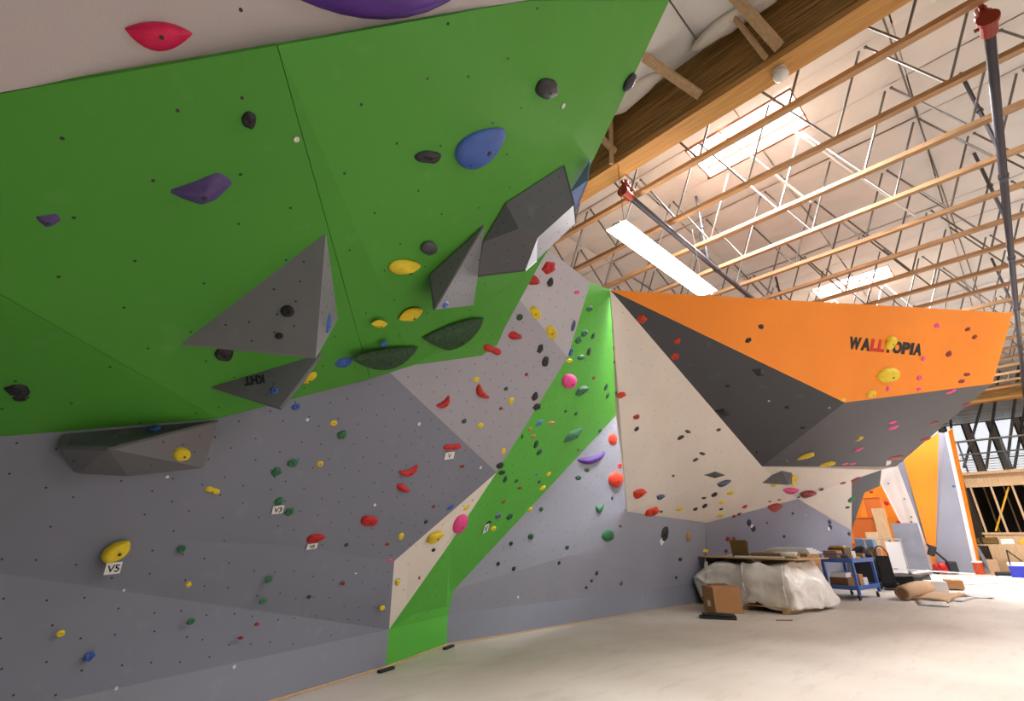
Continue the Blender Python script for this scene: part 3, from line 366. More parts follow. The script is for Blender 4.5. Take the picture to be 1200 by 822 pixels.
('chunk','black',(11.277,3.852,3.115),(0.402,-0.915,0.017),(-0.257,-0.131,-0.957),0.03,0.083,0,0.42,0,'tiny black lumpy hold on the dark grey band, third from top','climbing holds on the dark grey band'),
('chunk','orange',(6.09,3.407,4.571),(0.407,-0.913,0.016),(-0.257,-0.131,-0.957),0.073,0.088,1,0.66,0,'medium orange red lumpy hold on the dark grey band','climbing holds on the dark grey band'),
('chunk','orange',(6.894,3.252,4.376),(0.62,-0.783,-0.059),(-0.257,-0.131,-0.957),0.053,0.067,1,0.62,0,'small orange red lumpy hold on the dark grey band, highest','climbing holds on the dark grey band'),
('chunk','orange',(7.219,3.49,4.256),(0.614,-0.788,-0.057),(-0.257,-0.131,-0.957),0.067,0.084,1,0.6,0,'small orange red lumpy hold on the dark grey band, lowest','climbing holds on the dark grey band'),
('diamond','black',(8.483,2.599,4.038),(0.913,-0.357,-0.197),(-0.257,-0.131,-0.957),0.187,0.101,1,0.55,-0.37,'medium black angular diamond hold on the dark grey band, highest','climbing holds on the dark grey band'),
('chunk','black',(8.549,3.199,3.938),(0.6,-0.798,-0.052),(-0.257,-0.131,-0.957),0.038,0.049,0,0.54,0,'tiny black lumpy hold on the dark grey band, highest','climbing holds on the dark grey band'),
('chunk','black',(7.973,2.267,4.655),(0.928,-0.352,-0.122),(-0.367,-0.804,-0.467),0.062,0.037,0,0.71,0,'small black lumpy hold on the orange overhang, highest','climbing holds on the orange overhang'),
('chunk','black',(7.833,2.465,4.425),(0.748,-0.554,0.366),(-0.367,-0.804,-0.467),0.065,0.039,1,0.72,0,'small black lumpy hold on the orange overhang, lowest','climbing holds on the orange overhang'),
('chunk','black',(9.843,2.651,3.665),(-0.107,-0.981,0.163),(-0.257,-0.131,-0.957),0.047,0.065,0,0.49,0,'small black lumpy hold on the dark grey band, highest','climbing holds on the dark grey band'),
('chunk','black',(10.751,2.702,3.414),(-0.444,-0.864,0.238),(-0.257,-0.131,-0.957),0.043,0.061,0,0.45,0,'tiny black lumpy hold on the dark grey band, second from top','climbing holds on the dark grey band'),
('blob','yellow',(11.001,1.138,4.222),(0.808,-0.524,0.268),(-0.367,-0.804,-0.467),0.29,0.146,1,0.55,-0.16,'largest yellow hold below the lettering on the orange overhang','climbing holds on the orange overhang'),
('blob','yellow',(10.771,1.448,3.869),(0.842,-0.501,0.201),(-0.367,-0.804,-0.467),0.12,0.066,1,0.56,0,'medium yellow rounded hold on the orange overhang','climbing holds on the orange overhang'),
('chunk','yellow',(10.187,1.806,3.712),(0.888,-0.452,0.081),(-0.367,-0.804,-0.467),0.055,0.035,0,0.59,0,'tiny yellow lumpy hold on the orange overhang','climbing holds on the orange overhang'),
('jug','yellow',(10.772,0.928,4.763),(0.673,-0.576,0.464),(-0.367,-0.804,-0.467),0.147,0.129,1,0.56,0,'yellow jug hold covering the middle letters of the wall lettering','climbing holds on the orange overhang'),
('chunk','pink',(11.104,1.225,3.992),(0.811,-0.522,0.262),(-0.367,-0.804,-0.467),0.048,0.044,0,0.55,0,'tiny pink lumpy hold on the orange overhang, second from top','climbing holds on the orange overhang'),
('chunk','pink',(11.766,0.769,4.258),(0.884,-0.458,0.093),(-0.367,-0.804,-0.467),0.072,0.044,0,0.52,0,'small pink lumpy hold on the orange overhang, lowest','climbing holds on the orange overhang'),
('chunk','pink',(11.872,0.831,4.067),(0.886,-0.455,0.087),(-0.367,-0.804,-0.467),0.062,0.037,0,0.52,0,'tiny pink lumpy hold on the orange overhang, lowest','climbing holds on the orange overhang'),
('chunk','pink',(11.685,0.605,4.604),(0.881,-0.462,0.104),(-0.367,-0.804,-0.467),0.062,0.043,0,0.52,0,'tiny pink lumpy hold on the orange overhang, highest','climbing holds on the orange overhang'),
('chunk','pink',(11.715,0.249,5.192),(0.874,-0.47,0.122),(-0.367,-0.804,-0.467),0.083,0.043,0,0.51,0,'small pink lumpy hold on the orange overhang, highest','climbing holds on the orange overhang'),
('chunk','pink',(12.871,0.433,4.136),(0.929,-0.351,0.117),(-0.005,-0.329,-0.944),0.113,0.082,0,0.22,0,'small pink lumpy hold on the dark grey band, highest','climbing holds on the dark grey band'),
('chunk','maroon',(12.53,-0.152,5.242),(0.768,-0.545,0.336),(-0.367,-0.804,-0.467),0.081,0.04,0,0.48,0,'small dark red lumpy hold on the orange overhang, highest','climbing holds on the orange overhang'),
('chunk','maroon',(12.788,-0.207,5.134),(0.771,-0.544,0.331),(-0.367,-0.804,-0.467),0.082,0.041,0,0.47,0,'small dark red lumpy hold on the orange overhang, second from top','climbing holds on the orange overhang'),
('chunk','maroon',(12.289,0.242,4.754),(0.773,-0.543,0.328),(-0.367,-0.804,-0.467),0.089,0.056,1,0.49,0,'small dark red lumpy hold on the orange overhang, third from top','climbing holds on the orange overhang'),
('chunk','maroon',(12.97,0.108,4.45),(0.884,-0.458,0.095),(-0.367,-0.804,-0.467),0.101,0.038,1,0.47,0,'small dark red lumpy hold on the orange overhang, fourth from top','climbing holds on the orange overhang'),
('chunk','maroon',(12.903,0.218,4.314),(0.843,-0.5,0.199),(-0.367,-0.804,-0.467),0.097,0.04,1,0.48,0,'small dark red lumpy hold on the orange overhang, lowest','climbing holds on the orange overhang'),
('hook','yellow',(13.367,2.261,3.499),(-0.762,-0.611,0.213),(-0.005,-0.323,-0.946),0.137,0.103,1,0.21,0,'small yellow bent hold on the dark grey band','climbing holds on the dark grey band'),
('jug','yellow',(12.815,3.306,3.145),(0.966,-0.245,0.078),(-0.005,-0.323,-0.946),0.186,0.193,1,0.21,0,'small yellow jug hold on the dark grey band','climbing holds on the dark grey band'),
('jug','yellow',(14.586,3.293,3.14),(0.971,-0.228,0.073),(-0.005,-0.323,-0.946),0.257,0.154,1,0.19,0,'medium yellow jug hold on the dark grey band','climbing holds on the dark grey band'),
('chunk','pink',(13.245,1.553,3.745),(0.947,-0.304,0.101),(-0.005,-0.329,-0.944),0.123,0.065,0,0.21,0,'small pink lumpy hold on the dark grey band, second from top','climbing holds on the dark grey band'),
('chunk','pink',(13.746,1.625,3.717),(0.95,-0.295,0.098),(-0.005,-0.329,-0.944),0.145,0.102,1,0.2,0,'small pink lumpy hold on the dark grey band, third from top','climbing holds on the dark grey band'),
('chunk','pink',(14.44,2.524,3.404),(0.962,-0.259,0.083),(-0.005,-0.323,-0.946),0.106,0.111,0,0.19,0,'tiny pink lumpy hold on the dark grey band, highest','climbing holds on the dark grey band'),
('chunk','pink',(15.445,3.091,3.204),(0.971,-0.228,0.073),(-0.005,-0.323,-0.946),0.118,0.06,0,0.18,0,'tiny pink lumpy hold on the dark grey band, lowest','climbing holds on the dark grey band'),
('chunk','pink',(15.853,2.996,3.235),(0.971,-0.228,0.073),(-0.005,-0.323,-0.946),0.142,0.061,0,0.17,0,'small pink lumpy hold on the dark grey band, lowest','climbing holds on the dark grey band'),
('chunk','maroon',(14.633,0.305,4.172),(0.972,-0.222,0.072),(-0.005,-0.329,-0.944),0.151,0.071,1,0.19,0,'small dark red lumpy hold on the dark grey band, highest','climbing holds on the dark grey band'),
('chunk','maroon',(15.084,1.004,3.927),(0.981,-0.187,0.06),(-0.005,-0.329,-0.944),0.142,0.079,0,0.18,0,'small dark red lumpy hold on the dark grey band, second from top','climbing holds on the dark grey band'),
('chunk','maroon',(16.573,1.381,3.788),(0.957,-0.274,0.091),(-0.005,-0.329,-0.944),0.157,0.118,0,0.17,0,'small dark red lumpy hold on the dark grey band, lowest','climbing holds on the dark grey band'),
('chunk','maroon',(17.508,1.861,3.616),(0.965,-0.249,0.082),(-0.005,-0.329,-0.944),0.105,0.063,0,0.16,0,'tiny dark red lumpy hold on the dark grey band','climbing holds on the dark grey band'),
('moonu','maroon',(17.405,2.252,3.481),(0.936,-0.335,0.112),(-0.005,-0.329,-0.944),0.343,0.184,1,0.16,0,'medium dark red half-moon hold on the dark grey band','climbing holds on the dark grey band'),
('chunk','black',(18.361,2.238,3.481),(0.97,-0.23,0.075),(-0.005,-0.329,-0.944),0.066,0.066,0,0.15,0,'tiny black lumpy hold on the dark grey band, lowest','climbing holds on the dark grey band'),
('chunk','black',(15.791,0.82,3.987),(0.911,-0.39,0.131),(-0.005,-0.329,-0.944),0.11,0.055,0,0.18,0,'small black lumpy hold on the dark grey band, lowest','climbing holds on the dark grey band'),
('jug','yellow',(13.817,3.957,2.743),(0.472,0.263,-0.841),(0.146,-0.965,-0.219),0.19,0.228,1,0.15,0,'yellow jug hold on the small wedge volume under the wave','climbing holds on the grey volume'),
('chunk','yellow',(14.463,3.822,2.848),(0.916,-0.368,0.157),(-0.094,-0.58,-0.809),0.116,0.068,0,0.32,0,'small yellow lumpy hold on the cream underside, highest','climbing holds on the cream underside'),
('chunk','yellow',(13.35,4.303,2.587),(0.993,-0.096,0.062),(-0.025,-0.708,-0.706),0.15,0.047,0,0.3,0,'small yellow lumpy hold on the cream underside, second from top','climbing holds on the cream underside'),
('moonu','pink',(14.522,4.284,2.511),(0.974,-0.222,0.045),(-0.094,-0.58,-0.809),0.401,0.127,1,0.32,-0.37,'medium pink half-moon hold on the cream underside','climbing holds on the cream underside'),
('moonu','maroon',(15.549,4.169,2.473),(0.975,-0.217,0.042),(-0.094,-0.58,-0.809),0.394,0.15,1,0.3,0,'medium dark red half-moon hold on the cream underside','climbing holds on the cream underside'),
('chunk','black',(15.943,3.901,2.62),(0.974,-0.224,0.047),(-0.094,-0.58,-0.809),0.098,0.046,0,0.29,0,'tiny black lumpy hold on the cream underside, highest','climbing holds on the cream underside'),
('chunk','black',(15.226,4.33,2.395),(0.976,-0.214,0.04),(-0.094,-0.58,-0.809),0.075,0.031,0,0.3,0,'tiny black lumpy hold on the cream underside, second from top','climbing holds on the cream underside'),
('chunk','black',(17.649,3.756,2.194),(0.918,-0.397,0.02),(-0.27,-0.659,-0.702),0.095,0.042,0,0.43,0,'tiny black lumpy hold on the cream side triangle','climbing holds on the cream side triangle'),
('ring','green',(17.547,3.576,2.403),(0.928,-0.372,0.027),(-0.253,-0.679,-0.689),0.148,0.11,1,0.42,0,'small green round bolted hold on the dark grey end panel','climbing holds on the dark grey end panel'),
('chunk','maroon',(16.651,3.494,2.829),(0.971,-0.232,0.053),(-0.094,-0.58,-0.809),0.165,0.063,0,0.28,0,'small dark red lumpy hold on the cream underside','climbing holds on the cream underside'),
('chunk','maroon',(17.021,3.233,2.933),(0.731,-0.601,0.324),(-0.253,-0.679,-0.689),0.173,0.084,1,0.44,0,'medium dark red lumpy hold on the dark grey end panel','climbing holds on the dark grey end panel'),
('chunk','maroon',(17.523,2.853,3.186),(0.967,-0.246,0.063),(-0.094,-0.58,-0.809),0.131,0.063,0,0.27,0,'tiny dark red lumpy hold on the cream underside, highest','climbing holds on the cream underside'),
('chunk','brown',(26.772,2.532,4.341),(-0.312,-0.941,-0.132),(-0.946,0.321,-0.051),0.052,0.046,0,0.91,0,'tiny brown lumpy hold on the far orange panel, highest','climbing holds on the far orange panel'),
('chunk','brown',(26.895,2.849,4.061),(-0.313,-0.942,-0.118),(-0.946,0.321,-0.051),0.054,0.046,0,0.91,0,'tiny brown lumpy hold on the far orange panel, second from top','climbing holds on the far orange panel'),
('chunk','brown',(26.869,2.702,3.618),(-0.315,-0.944,-0.1),(-0.946,0.321,-0.051),0.052,0.045,0,0.91,0,'tiny brown lumpy hold on the far orange panel, third from top','climbing holds on the far orange panel'),
('chunk','brown',(26.922,2.716,2.718),(-0.318,-0.946,-0.06),(-0.946,0.321,-0.051),0.052,0.044,0,0.91,0,'tiny brown lumpy hold on the far orange panel, lowest','climbing holds on the far orange panel'),
('chunk','green',(26.917,2.6,2.007),(-0.005,-1.0,-0.023),(-0.996,0.007,-0.09),0.069,0.043,0,0.99,0,'tiny green lumpy hold on the far grey panels','climbing holds on the far grey panels'),
('fin','slate',(26.795,1.845,3.305),(0.041,-0.852,-0.522),(-0.996,0.007,-0.09),0.107,0.091,1,1.0,0,'small blue grey pointed lens-shaped hold on the far grey panels','climbing holds on the far grey panels'),
('blob','blue',(27.079,3.228,1.889),(0.862,-0.367,-0.35),(-0.414,-0.908,-0.068),0.172,0.156,0,0.52,0,'small blue rounded hold on the far grey panels','climbing holds on the far grey panels'),
('chunk','red',(25.694,4.031,2.691),(-0.031,-0.998,-0.048),(-0.948,0.045,-0.317),0.088,0.092,0,0.94,0,'small red lumpy hold on the low orange panel','climbing holds on the low orange panel'),
('chunk','red',(25.557,4.43,3.158),(-0.025,-0.998,-0.064),(-0.948,0.045,-0.317),0.078,0.047,0,0.95,0,'tiny red lumpy hold on the low orange panel, highest','climbing holds on the low orange panel'),
('chunk','red',(25.934,3.848,1.947),(-0.04,-0.999,-0.022),(-0.948,0.045,-0.317),0.074,0.06,0,0.94,0,'tiny red lumpy hold on the low orange panel, lowest','climbing holds on the low orange panel'),
('chunk','forest',(26.683,3.926,3.555),(-0.157,-0.984,-0.085),(-0.97,0.17,-0.175),0.04,0.031,0,0.95,0,'tiny dark green lumpy hold on the far white panel, highest','climbing holds on the far white panel'),
('chunk','brown',(26.734,3.531,2.889),(-0.162,-0.985,-0.06),(-0.97,0.17,-0.175),0.039,0.03,0,0.95,0,'tiny brown lumpy hold on the far white panel','climbing holds on the far white panel'),
('chunk','forest',(26.859,3.499,2.164),(-0.167,-0.985,-0.032),(-0.97,0.17,-0.175),0.038,0.03,0,0.94,0,'tiny dark green lumpy hold on the far white panel, second from top','climbing holds on the far white panel'),
('chunk','forest',(26.906,3.557,1.961),(-0.169,-0.985,-0.024),(-0.97,0.17,-0.175),0.038,0.03,0,0.94,0,'tiny dark green lumpy hold on the far white panel, lowest','climbing holds on the far white panel'),
]
WASHERS = [
((0.43, 2.001, 3.181),(0.857, -0.18, 0.483),(0.368, -0.443, -0.818),0.014,'left green overhang',1),
((2.116, 1.644, 4.471),(0.813, -0.101, 0.574),(0.448, -0.523, -0.726),0.02,'green overhang',1),
((2.705, 4.305, 2.494),(0.981, 0.089, 0.17),(0.158, -0.875, -0.457),0.02,'mid grey leaning wall',1),
((1.477, 4.176, 2.316),(0.981, 0.085, 0.176),(0.158, -0.875, -0.457),0.015,'mid grey leaning wall',2),
((3.903, 4.684, 2.182),(0.987, 0.124, 0.105),(0.158, -0.875, -0.457),0.02,'mid grey leaning wall',3),
((2.489, 4.698, 1.666),(0.987, 0.153, 0.049),(0.158, -0.875, -0.457),0.016,'mid grey leaning wall',4),
((2.533, 5.035, 1.01),(0.969, 0.241, -0.053),(0.226, -0.955, -0.193),0.017,'lower left grey wall',1),
((0.553, 4.567, 1.003),(0.966, 0.245, -0.079),(0.226, -0.955, -0.193),0.008,'lower left grey wall',2),
((0.592, 4.304, 1.765),(0.987, 0.131, 0.091),(0.158, -0.875, -0.457),0.011,'mid grey leaning wall',5),
((1.489, 4.945, 0.342),(0.949, 0.257, -0.184),(0.262, -0.965, -0.0),0.015,'lower left grey wall',3),
((0.683, 4.726, 0.372),(0.941, 0.266, -0.211),(0.226, -0.955, -0.193),0.011,'lower left grey wall',4),
((5.635, 5.784, 0.496),(0.997, -0.028, -0.071),(-0.043, -0.972, -0.232),0.02,'grey wall beside the green strip',1),
((9.421, 2.826, 3.755),(0.592, -0.804, -0.049),(-0.257, -0.131, -0.957),0.02,'dark grey band',1),
((10.269, 2.065, 3.631),(0.588, -0.807, -0.048),(-0.257, -0.131, -0.957),0.02,'dark grey band',2),
((12.44, 3.62, 3.04),(0.969, -0.236, 0.075),(-0.005, -0.323, -0.946),0.02,'dark grey band',3),
((15.895, 4.446, 1.944),(0.984, -0.177, 0.023),(-0.171, -0.974, -0.145),0.02,'blue grey back wall',1),
]
CARDS = [
((0.449, 4.512, 1.152),(0.974, 0.216, 0.072),(0.226, -0.955, -0.193),0.045,0.038,'V5','white card reading V5 under the big yellow hold'),
((1.486, 4.561, 1.581),(0.984, 0.104, 0.142),(0.158, -0.875, -0.457),0.048,0.037,'V3','white card reading V3 between two green holds'),
((1.932, 4.801, 1.275),(0.986, 0.12, 0.112),(0.158, -0.875, -0.457),0.051,0.027,'VII','slanted white card under the red jug hold left of the cream wedge'),
((3.293, 4.54, 2.249),(0.973, 0.06, 0.222),(0.158, -0.875, -0.457),0.072,0.044,'V','white card under the red bow-tie hold'),
((4.558, 5.326, 1.473),(0.927, 0.114, 0.357),(0.3, -0.797, -0.524),0.057,0.069,'V','small white card beside a tiny black hold on the green strip'),
((9.473, 5.438, 1.269),(0.804, -0.133, 0.58),(-0.049, -0.986, -0.159),0.068,0.058,'','small white card under the black pointed hold'),
((13.191, 4.971, 1.615),(0.983, -0.16, -0.09),(-0.171, -0.974, -0.145),0.057,0.041,'','tiny white card between two navy holds on the back wall'),
((17.186, 4.271, 1.59),(0.971, -0.143, -0.19),(-0.171, -0.974, -0.145),0.078,0.049,'','tiny white card below navy holds right of the pallet'),
((17.68, 2.455, 3.409),(0.223, -0.923, 0.314),(-0.005, -0.323, -0.946),0.065,0.354,'','white card at the lower rim of the dark grey band'),
]
VOLUMES = [  # greys listed per face paint in how light and shade fall on it
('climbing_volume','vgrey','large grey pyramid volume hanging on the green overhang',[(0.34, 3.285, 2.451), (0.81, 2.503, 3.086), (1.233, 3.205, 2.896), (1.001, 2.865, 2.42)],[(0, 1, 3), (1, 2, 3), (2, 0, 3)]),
('climbing_volume',['vdark', 'vgrey', 'vdark'],'grey triangular volume with painted shade just below the large grey pyramid',[(0.624, 3.731, 2.337), (1.305, 3.564, 2.734), (1.302, 3.811, 2.599), (1.079, 3.609, 2.236)],[(0, 1, 3), (1, 2, 3), (2, 0, 3)]),
('climbing_volume',['vhalfshade', 'vgrey', 'vdark'],'narrow grey folded volume with a blue hold at its lower tip',[(1.826, 2.909, 3.386), (2.093, 2.535, 3.82), (2.661, 3.368, 3.571), (1.867, 2.859, 3.056)],[(0, 1, 3), (1, 2, 3), (2, 0, 3)]),
('climbing_volume',['vdark', 'vdark', 'vshade2', 'lgrey2', 'vdark', 'vdark'],'big many-faced grey volume with painted shade at the right edge of the green overhang',[(2.178, 2.361, 3.998), (2.607, 2.064, 4.477), (3.387, 2.558, 4.528), (3.225, 2.991, 4.191), (2.425, 3.02, 3.676), (2.205, 2.688, 3.779), (2.363, 2.395, 3.848), (2.566, 2.363, 3.834), (2.742, 2.69, 3.729), (2.829, 2.144, 4.21)],[(1, 0, 6, 7, 9), (0, 5, 6), (5, 4, 8, 7, 6), (9, 7, 8, 3, 2), (1, 9, 2), (4, 3, 8)]),
('climbing_volume',['vdark', 'vshade2', 'vhalfshade', 'vhalfshade', 'vdark'],'long low grey ledge volume along the bottom edge of the green overhang',[(-0.031, 4.091, 1.965), (-0.032, 4.022, 1.869), (0.187, 3.858, 1.865), (0.805, 4.122, 2.196), (0.816, 4.306, 1.847), (0.364, 4.278, 1.744), (0.102, 4.235, 1.735)],[(0, 3, 2, 1), (1, 2, 5, 6), (2, 3, 4), (2, 4, 5), (0, 1, 6)]),
('climbing_volume',['vhalfshade', 'vhalfshade', 'vshade2', 'vhalfshade'],'small grey wedge volume on the cream underside of the wave',[(12.509, 4.463, 2.622), (12.962, 3.942, 2.943), (13.537, 3.872, 2.926), (14.358, 4.047, 2.704), (12.987, 3.874, 2.551)],[(0, 1, 4), (1, 2, 4), (2, 3, 4), (3, 0, 4)]),
('climbing_volume','vblue','pale blue smooth volume on the right edge of the green overhang',[(2.969, 2.002, 4.745), (3.004, 2.311, 4.544), (3.33, 2.507, 4.604), (3.009, 2.088, 4.564), (2.901, 1.967, 4.654)],[(0, 1, 2, 3, 4)]),
]
PANELS = [
('g_left','green','green overhanging panel left of the long seam',[(-1.082, 2.37, 2.301), (-0.476, 2.032, 2.757), (0.206, 1.648, 3.272), (1.948, 4.025, 2.769), (0.785, 4.112, 2.198), (-0.387, 2.867, 2.345), (-1.207, 1.995, 2.448)],(0.368, -0.443, -0.818),0.36,0),
('g_corner','green','darker tilted green panel at the far left under the fold',[(-0.387, 2.867, 2.345), (0.785, 4.112, 2.198), (-0.302, 4.07, 1.902), (-1.28, 4.032, 1.636), (-1.207, 1.995, 2.448)],(0.259, -0.349, -0.901),0.36,0),
('g_right','green','large green overhanging panel right of the long seam',[(0.206, 1.648, 3.272), (1.283, 1.203, 4.263), (2.547, 0.862, 5.3), (3.382, 2.854, 4.455), (3.481, 3.551, 4.037), (3.429, 3.853, 3.499), (3.252, 3.923, 3.329), (2.379, 3.969, 3.003), (2.138, 4.006, 2.871), (1.948, 4.025, 2.769)],(0.448, -0.523, -0.726),0.36,0),
('beige','beige','beige grey roof panel above the green overhang',[(-1.097, 1.598, 2.992), (0.79, 0.277, 5.062), (2.904, 0.449, 5.639), (1.283, 1.203, 4.263), (-0.476, 2.032, 2.757), (-1.049, 2.297, 2.272)],(0.239, -0.705, -0.668),0.42,0),
('peak','lgrey','pale grey panel rising to the peak',[(3.611, 3.161, 4.6), (4.623, 3.293, 4.6), (4.852, 3.946, 3.739), (3.481, 3.551, 4.037)],(0.105, -0.806, -0.583),0.2,0),
('mid','lgrey2','light grey middle panel',[(3.481, 3.551, 4.037), (4.852, 3.946, 3.739), (4.25, 4.761, 2.156), (2.138, 4.006, 2.871), (2.379, 3.969, 3.003), (3.252, 3.923, 3.329), (3.429, 3.853, 3.499)],(0.139, -0.858, -0.495),0.2,0),
('l_up','mgrey','mid grey leaning panel under the green overhang',[(2.138, 4.006, 2.871), (4.25, 4.761, 2.156), (3.009, 5.087, 1.101), (1.744, 4.766, 1.278), (0.109, 4.337, 1.532), (-1.395, 4.11, 1.448), (-1.28, 4.032, 1.636), (-0.302, 4.07, 1.902), (0.785, 4.112, 2.198), (1.948, 4.025, 2.769)],(0.158, -0.875, -0.457),0.2,0),
('l_low','mgrey','lower mid grey panel below the fold',[(3.009, 5.087, 1.101), (3.209, 5.412, 0.37), (-2.1, 3.973, 0.37), (-1.395, 4.11, 1.448), (0.109, 4.337, 1.532), (1.744, 4.766, 1.278)],(0.226, -0.955, -0.193),0.21,0),
('l_kick','kgrey','grey kickboard at floor level, left run',[(3.209, 5.412, 0.37), (3.209, 5.412, 0.0), (-2.1, 3.973, 0.0), (-2.1, 3.973, 0.37)],(0.262, -0.965, -0.0),0,0),
('wedge','cream','cream white wedge panel',[(4.25, 4.761, 2.156), (3.853, 5.181, 1.29), (3.209, 5.412, 0.37), (3.009, 5.087, 1.101)],(0.196, -0.879, -0.434),0.22,0),
('strip','green2','long green strip panel running up to the top edge',[(4.623, 3.293, 4.6), (5.283, 3.418, 4.787), (7.731, 5.123, 3.598), (4.409, 5.8, 0.669), (3.853, 5.181, 1.29), (4.25, 4.761, 2.156), (4.852, 3.946, 3.739)],(0.3, -0.797, -0.524),0.22,0),
('strip_low','green2','green triangle panel above the kickboard',[(3.853, 5.181, 1.29), (4.409, 5.8, 0.669), (4.379, 5.879, 0.36), (3.209, 5.412, 0.37)],(0.372, -0.831, -0.413),0.22,0),
('strip_kick','green2','green kickboard',[(3.209, 5.412, 0.37), (4.379, 5.879, 0.36), (4.379, 5.879, 0.0), (3.209, 5.412, 0.0)],(0.371, -0.929, -0.0),0,0),
('r_up','rgrey','upper grey panel right of the green strip',[(7.731, 5.123, 3.598), (8.266, 5.412, 1.816), (11.356, 5.289, 1.668), (11.371, 5.377, 1.167), (6.669, 5.591, 1.068), (4.409, 5.8, 0.669)],(-0.049, -0.986, -0.159),0.22,0),
('r_low','rgrey','lower grey panel right of the green strip',[(4.409, 5.8, 0.669), (6.669, 5.591, 1.068), (11.371, 5.377, 1.167), (11.289, 5.546, 0.4), (4.379, 5.879, 0.36)],(-0.043, -0.972, -0.232),0.22,0),
('r_kick','kgrey','grey kickboard right of the green strip',[(4.379, 5.879, 0.36), (11.289, 5.546, 0.4), (11.289, 5.546, 0.0), (4.379, 5.879, 0.0)],(-0.048, -0.999, -0.0),0,0),
('w_a','cream','tall cream overhanging panel',[(5.283, 3.418, 4.787), (8.266, 5.412, 1.816), (11.981, 4.039, 2.9)],(-0.104, -0.774, -0.624),0.3,0),
('w_b','cream','cream overhanging panel low in the wave',[(8.266, 5.412, 1.816), (11.356, 5.289, 1.668), (11.981, 4.039, 2.9)],(-0.062, -0.716, -0.695),0.3,0),
('w_c','cream','cream underside panel of the wave',[(11.356, 5.289, 1.668), (15.515, 4.444, 2.37), (11.981, 4.039, 2.9)],(-0.025, -0.708, -0.706),0,0),
('w_d','cream','cream underside panel at the free end of the wave',[(15.515, 4.444, 2.37), (16.879, 3.315, 2.904), (17.744, 2.678, 3.215), (18.869, 2.462, 3.4), (11.981, 4.039, 2.9)],(-0.094, -0.58, -0.809),0,0),
('d_a','dark','dark grey overhanging panel, narrow end',[(5.283, 3.418, 4.787), (11.981, 4.039, 2.9), (10.246, 1.801, 3.673)],(-0.257, -0.131, -0.957),0,0),
('d_b','dark','dark grey underside panel',[(10.246, 1.801, 3.673), (11.981, 4.039, 2.9), (18.869, 2.462, 3.4)],(-0.005, -0.323, -0.946),0,0),
('d_c','dark','dark grey underside panel at the prow',[(10.246, 1.801, 3.673), (18.869, 2.462, 3.4), (13.783, -0.207, 4.355)],(-0.005, -0.329, -0.944),0,0),
('o','orange','orange top panel',[(5.283, 3.418, 4.787), (10.246, 1.801, 3.673), (13.783, -0.207, 4.355), (13.588, -0.9, 5.7)],(-0.367, -0.804, -0.467),0,0),
('r3','bgrey','blue grey back panel beyond the corner',[(11.356, 5.289, 1.668), (15.515, 4.444, 2.37), (18.677, 4.018, 1.553), (18.454, 4.284, 0.0), (11.289, 5.546, 0.0)],(-0.171, -0.974, -0.145),0,0),
('w2','cream','cream triangular side panel',[(15.515, 4.444, 2.37), (16.879, 3.315, 2.904), (18.677, 4.018, 1.553)],(-0.27, -0.659, -0.702),0,0),
('dg','dark','dark grey end panel',[(16.879, 3.315, 2.904), (17.744, 2.678, 3.215), (18.25, 2.911, 2.8), (17.842, 3.267, 2.598), (18.677, 4.018, 1.553)],(-0.253, -0.679, -0.689),0,0),
('isl_white','white','bright white tall panel',[(26.6, 4.032, 4.334), (26.4, 3.392, 4.432), (27.2, 3.261, 0.115), (27.3, 3.638, -0.034), (26.7, 4.241, 3.544)],(-0.97, 0.17, -0.175),0,1),
('isl_grey1','mgrey','narrow grey strip panel',[(26.4, 3.392, 4.432), (26.7, 3.152, 4.621), (27.5, 3.214, 0.105), (27.2, 3.261, 0.115)],(-0.414, -0.908, -0.068),0,1),
('isl_orange','orange','tall orange panel',[(26.7, 3.152, 4.621), (26.7, 1.718, 5.496), (27.0, 3.297, -0.005), (27.5, 3.214, 0.105)],(-0.946, 0.321, -0.051),0,1),
('isl_grey','rgrey','wide light grey panel',[(26.7, 1.718, 5.496), (26.5, 1.529, 5.402), (27.2, 2.109, -0.019), (27.0, 3.297, -0.005)],(-0.996, 0.007, -0.09),0,1),
('isl_edge','white','white edge panel',[(26.5, 1.529, 5.402), (26.55, 1.41, 5.463), (27.4, 1.99, 0.008), (27.2, 2.109, -0.019)],(-0.648, -0.742, -0.171),0,1),
('isl_edge2','orange','orange edge panel',[(26.55, 1.41, 5.463), (26.9, 1.26, 5.637), (27.7, 1.903, 0.029), (27.4, 1.99, 0.008)],(-0.299, -0.942, -0.149),0,1),
('isl_low','orange','low orange panel',[(25.5, 4.669, 3.134), (25.5, 4.033, 3.514), (26.5, 3.532, 0.007), (26.8, 6.175, -0.13), (26.0, 5.513, 1.984)],(-0.948, 0.045, -0.317),0,1),
]
LOGO = ((10.665, 1.02, 4.69),(0.897, -0.438, 0.05),(-0.367, -0.804, -0.467),0.920,0.128)
MARK1 = ((0.873, 3.668, 2.423),(0.919, -0.232, 0.32),(-0.253, -0.967, 0.027),0.066,0.033)
MARK2 = ((0.119, 4.101, 1.805),(0.784, 0.56, -0.268),(-0.078, -0.34, -0.937),0.050,0.053)

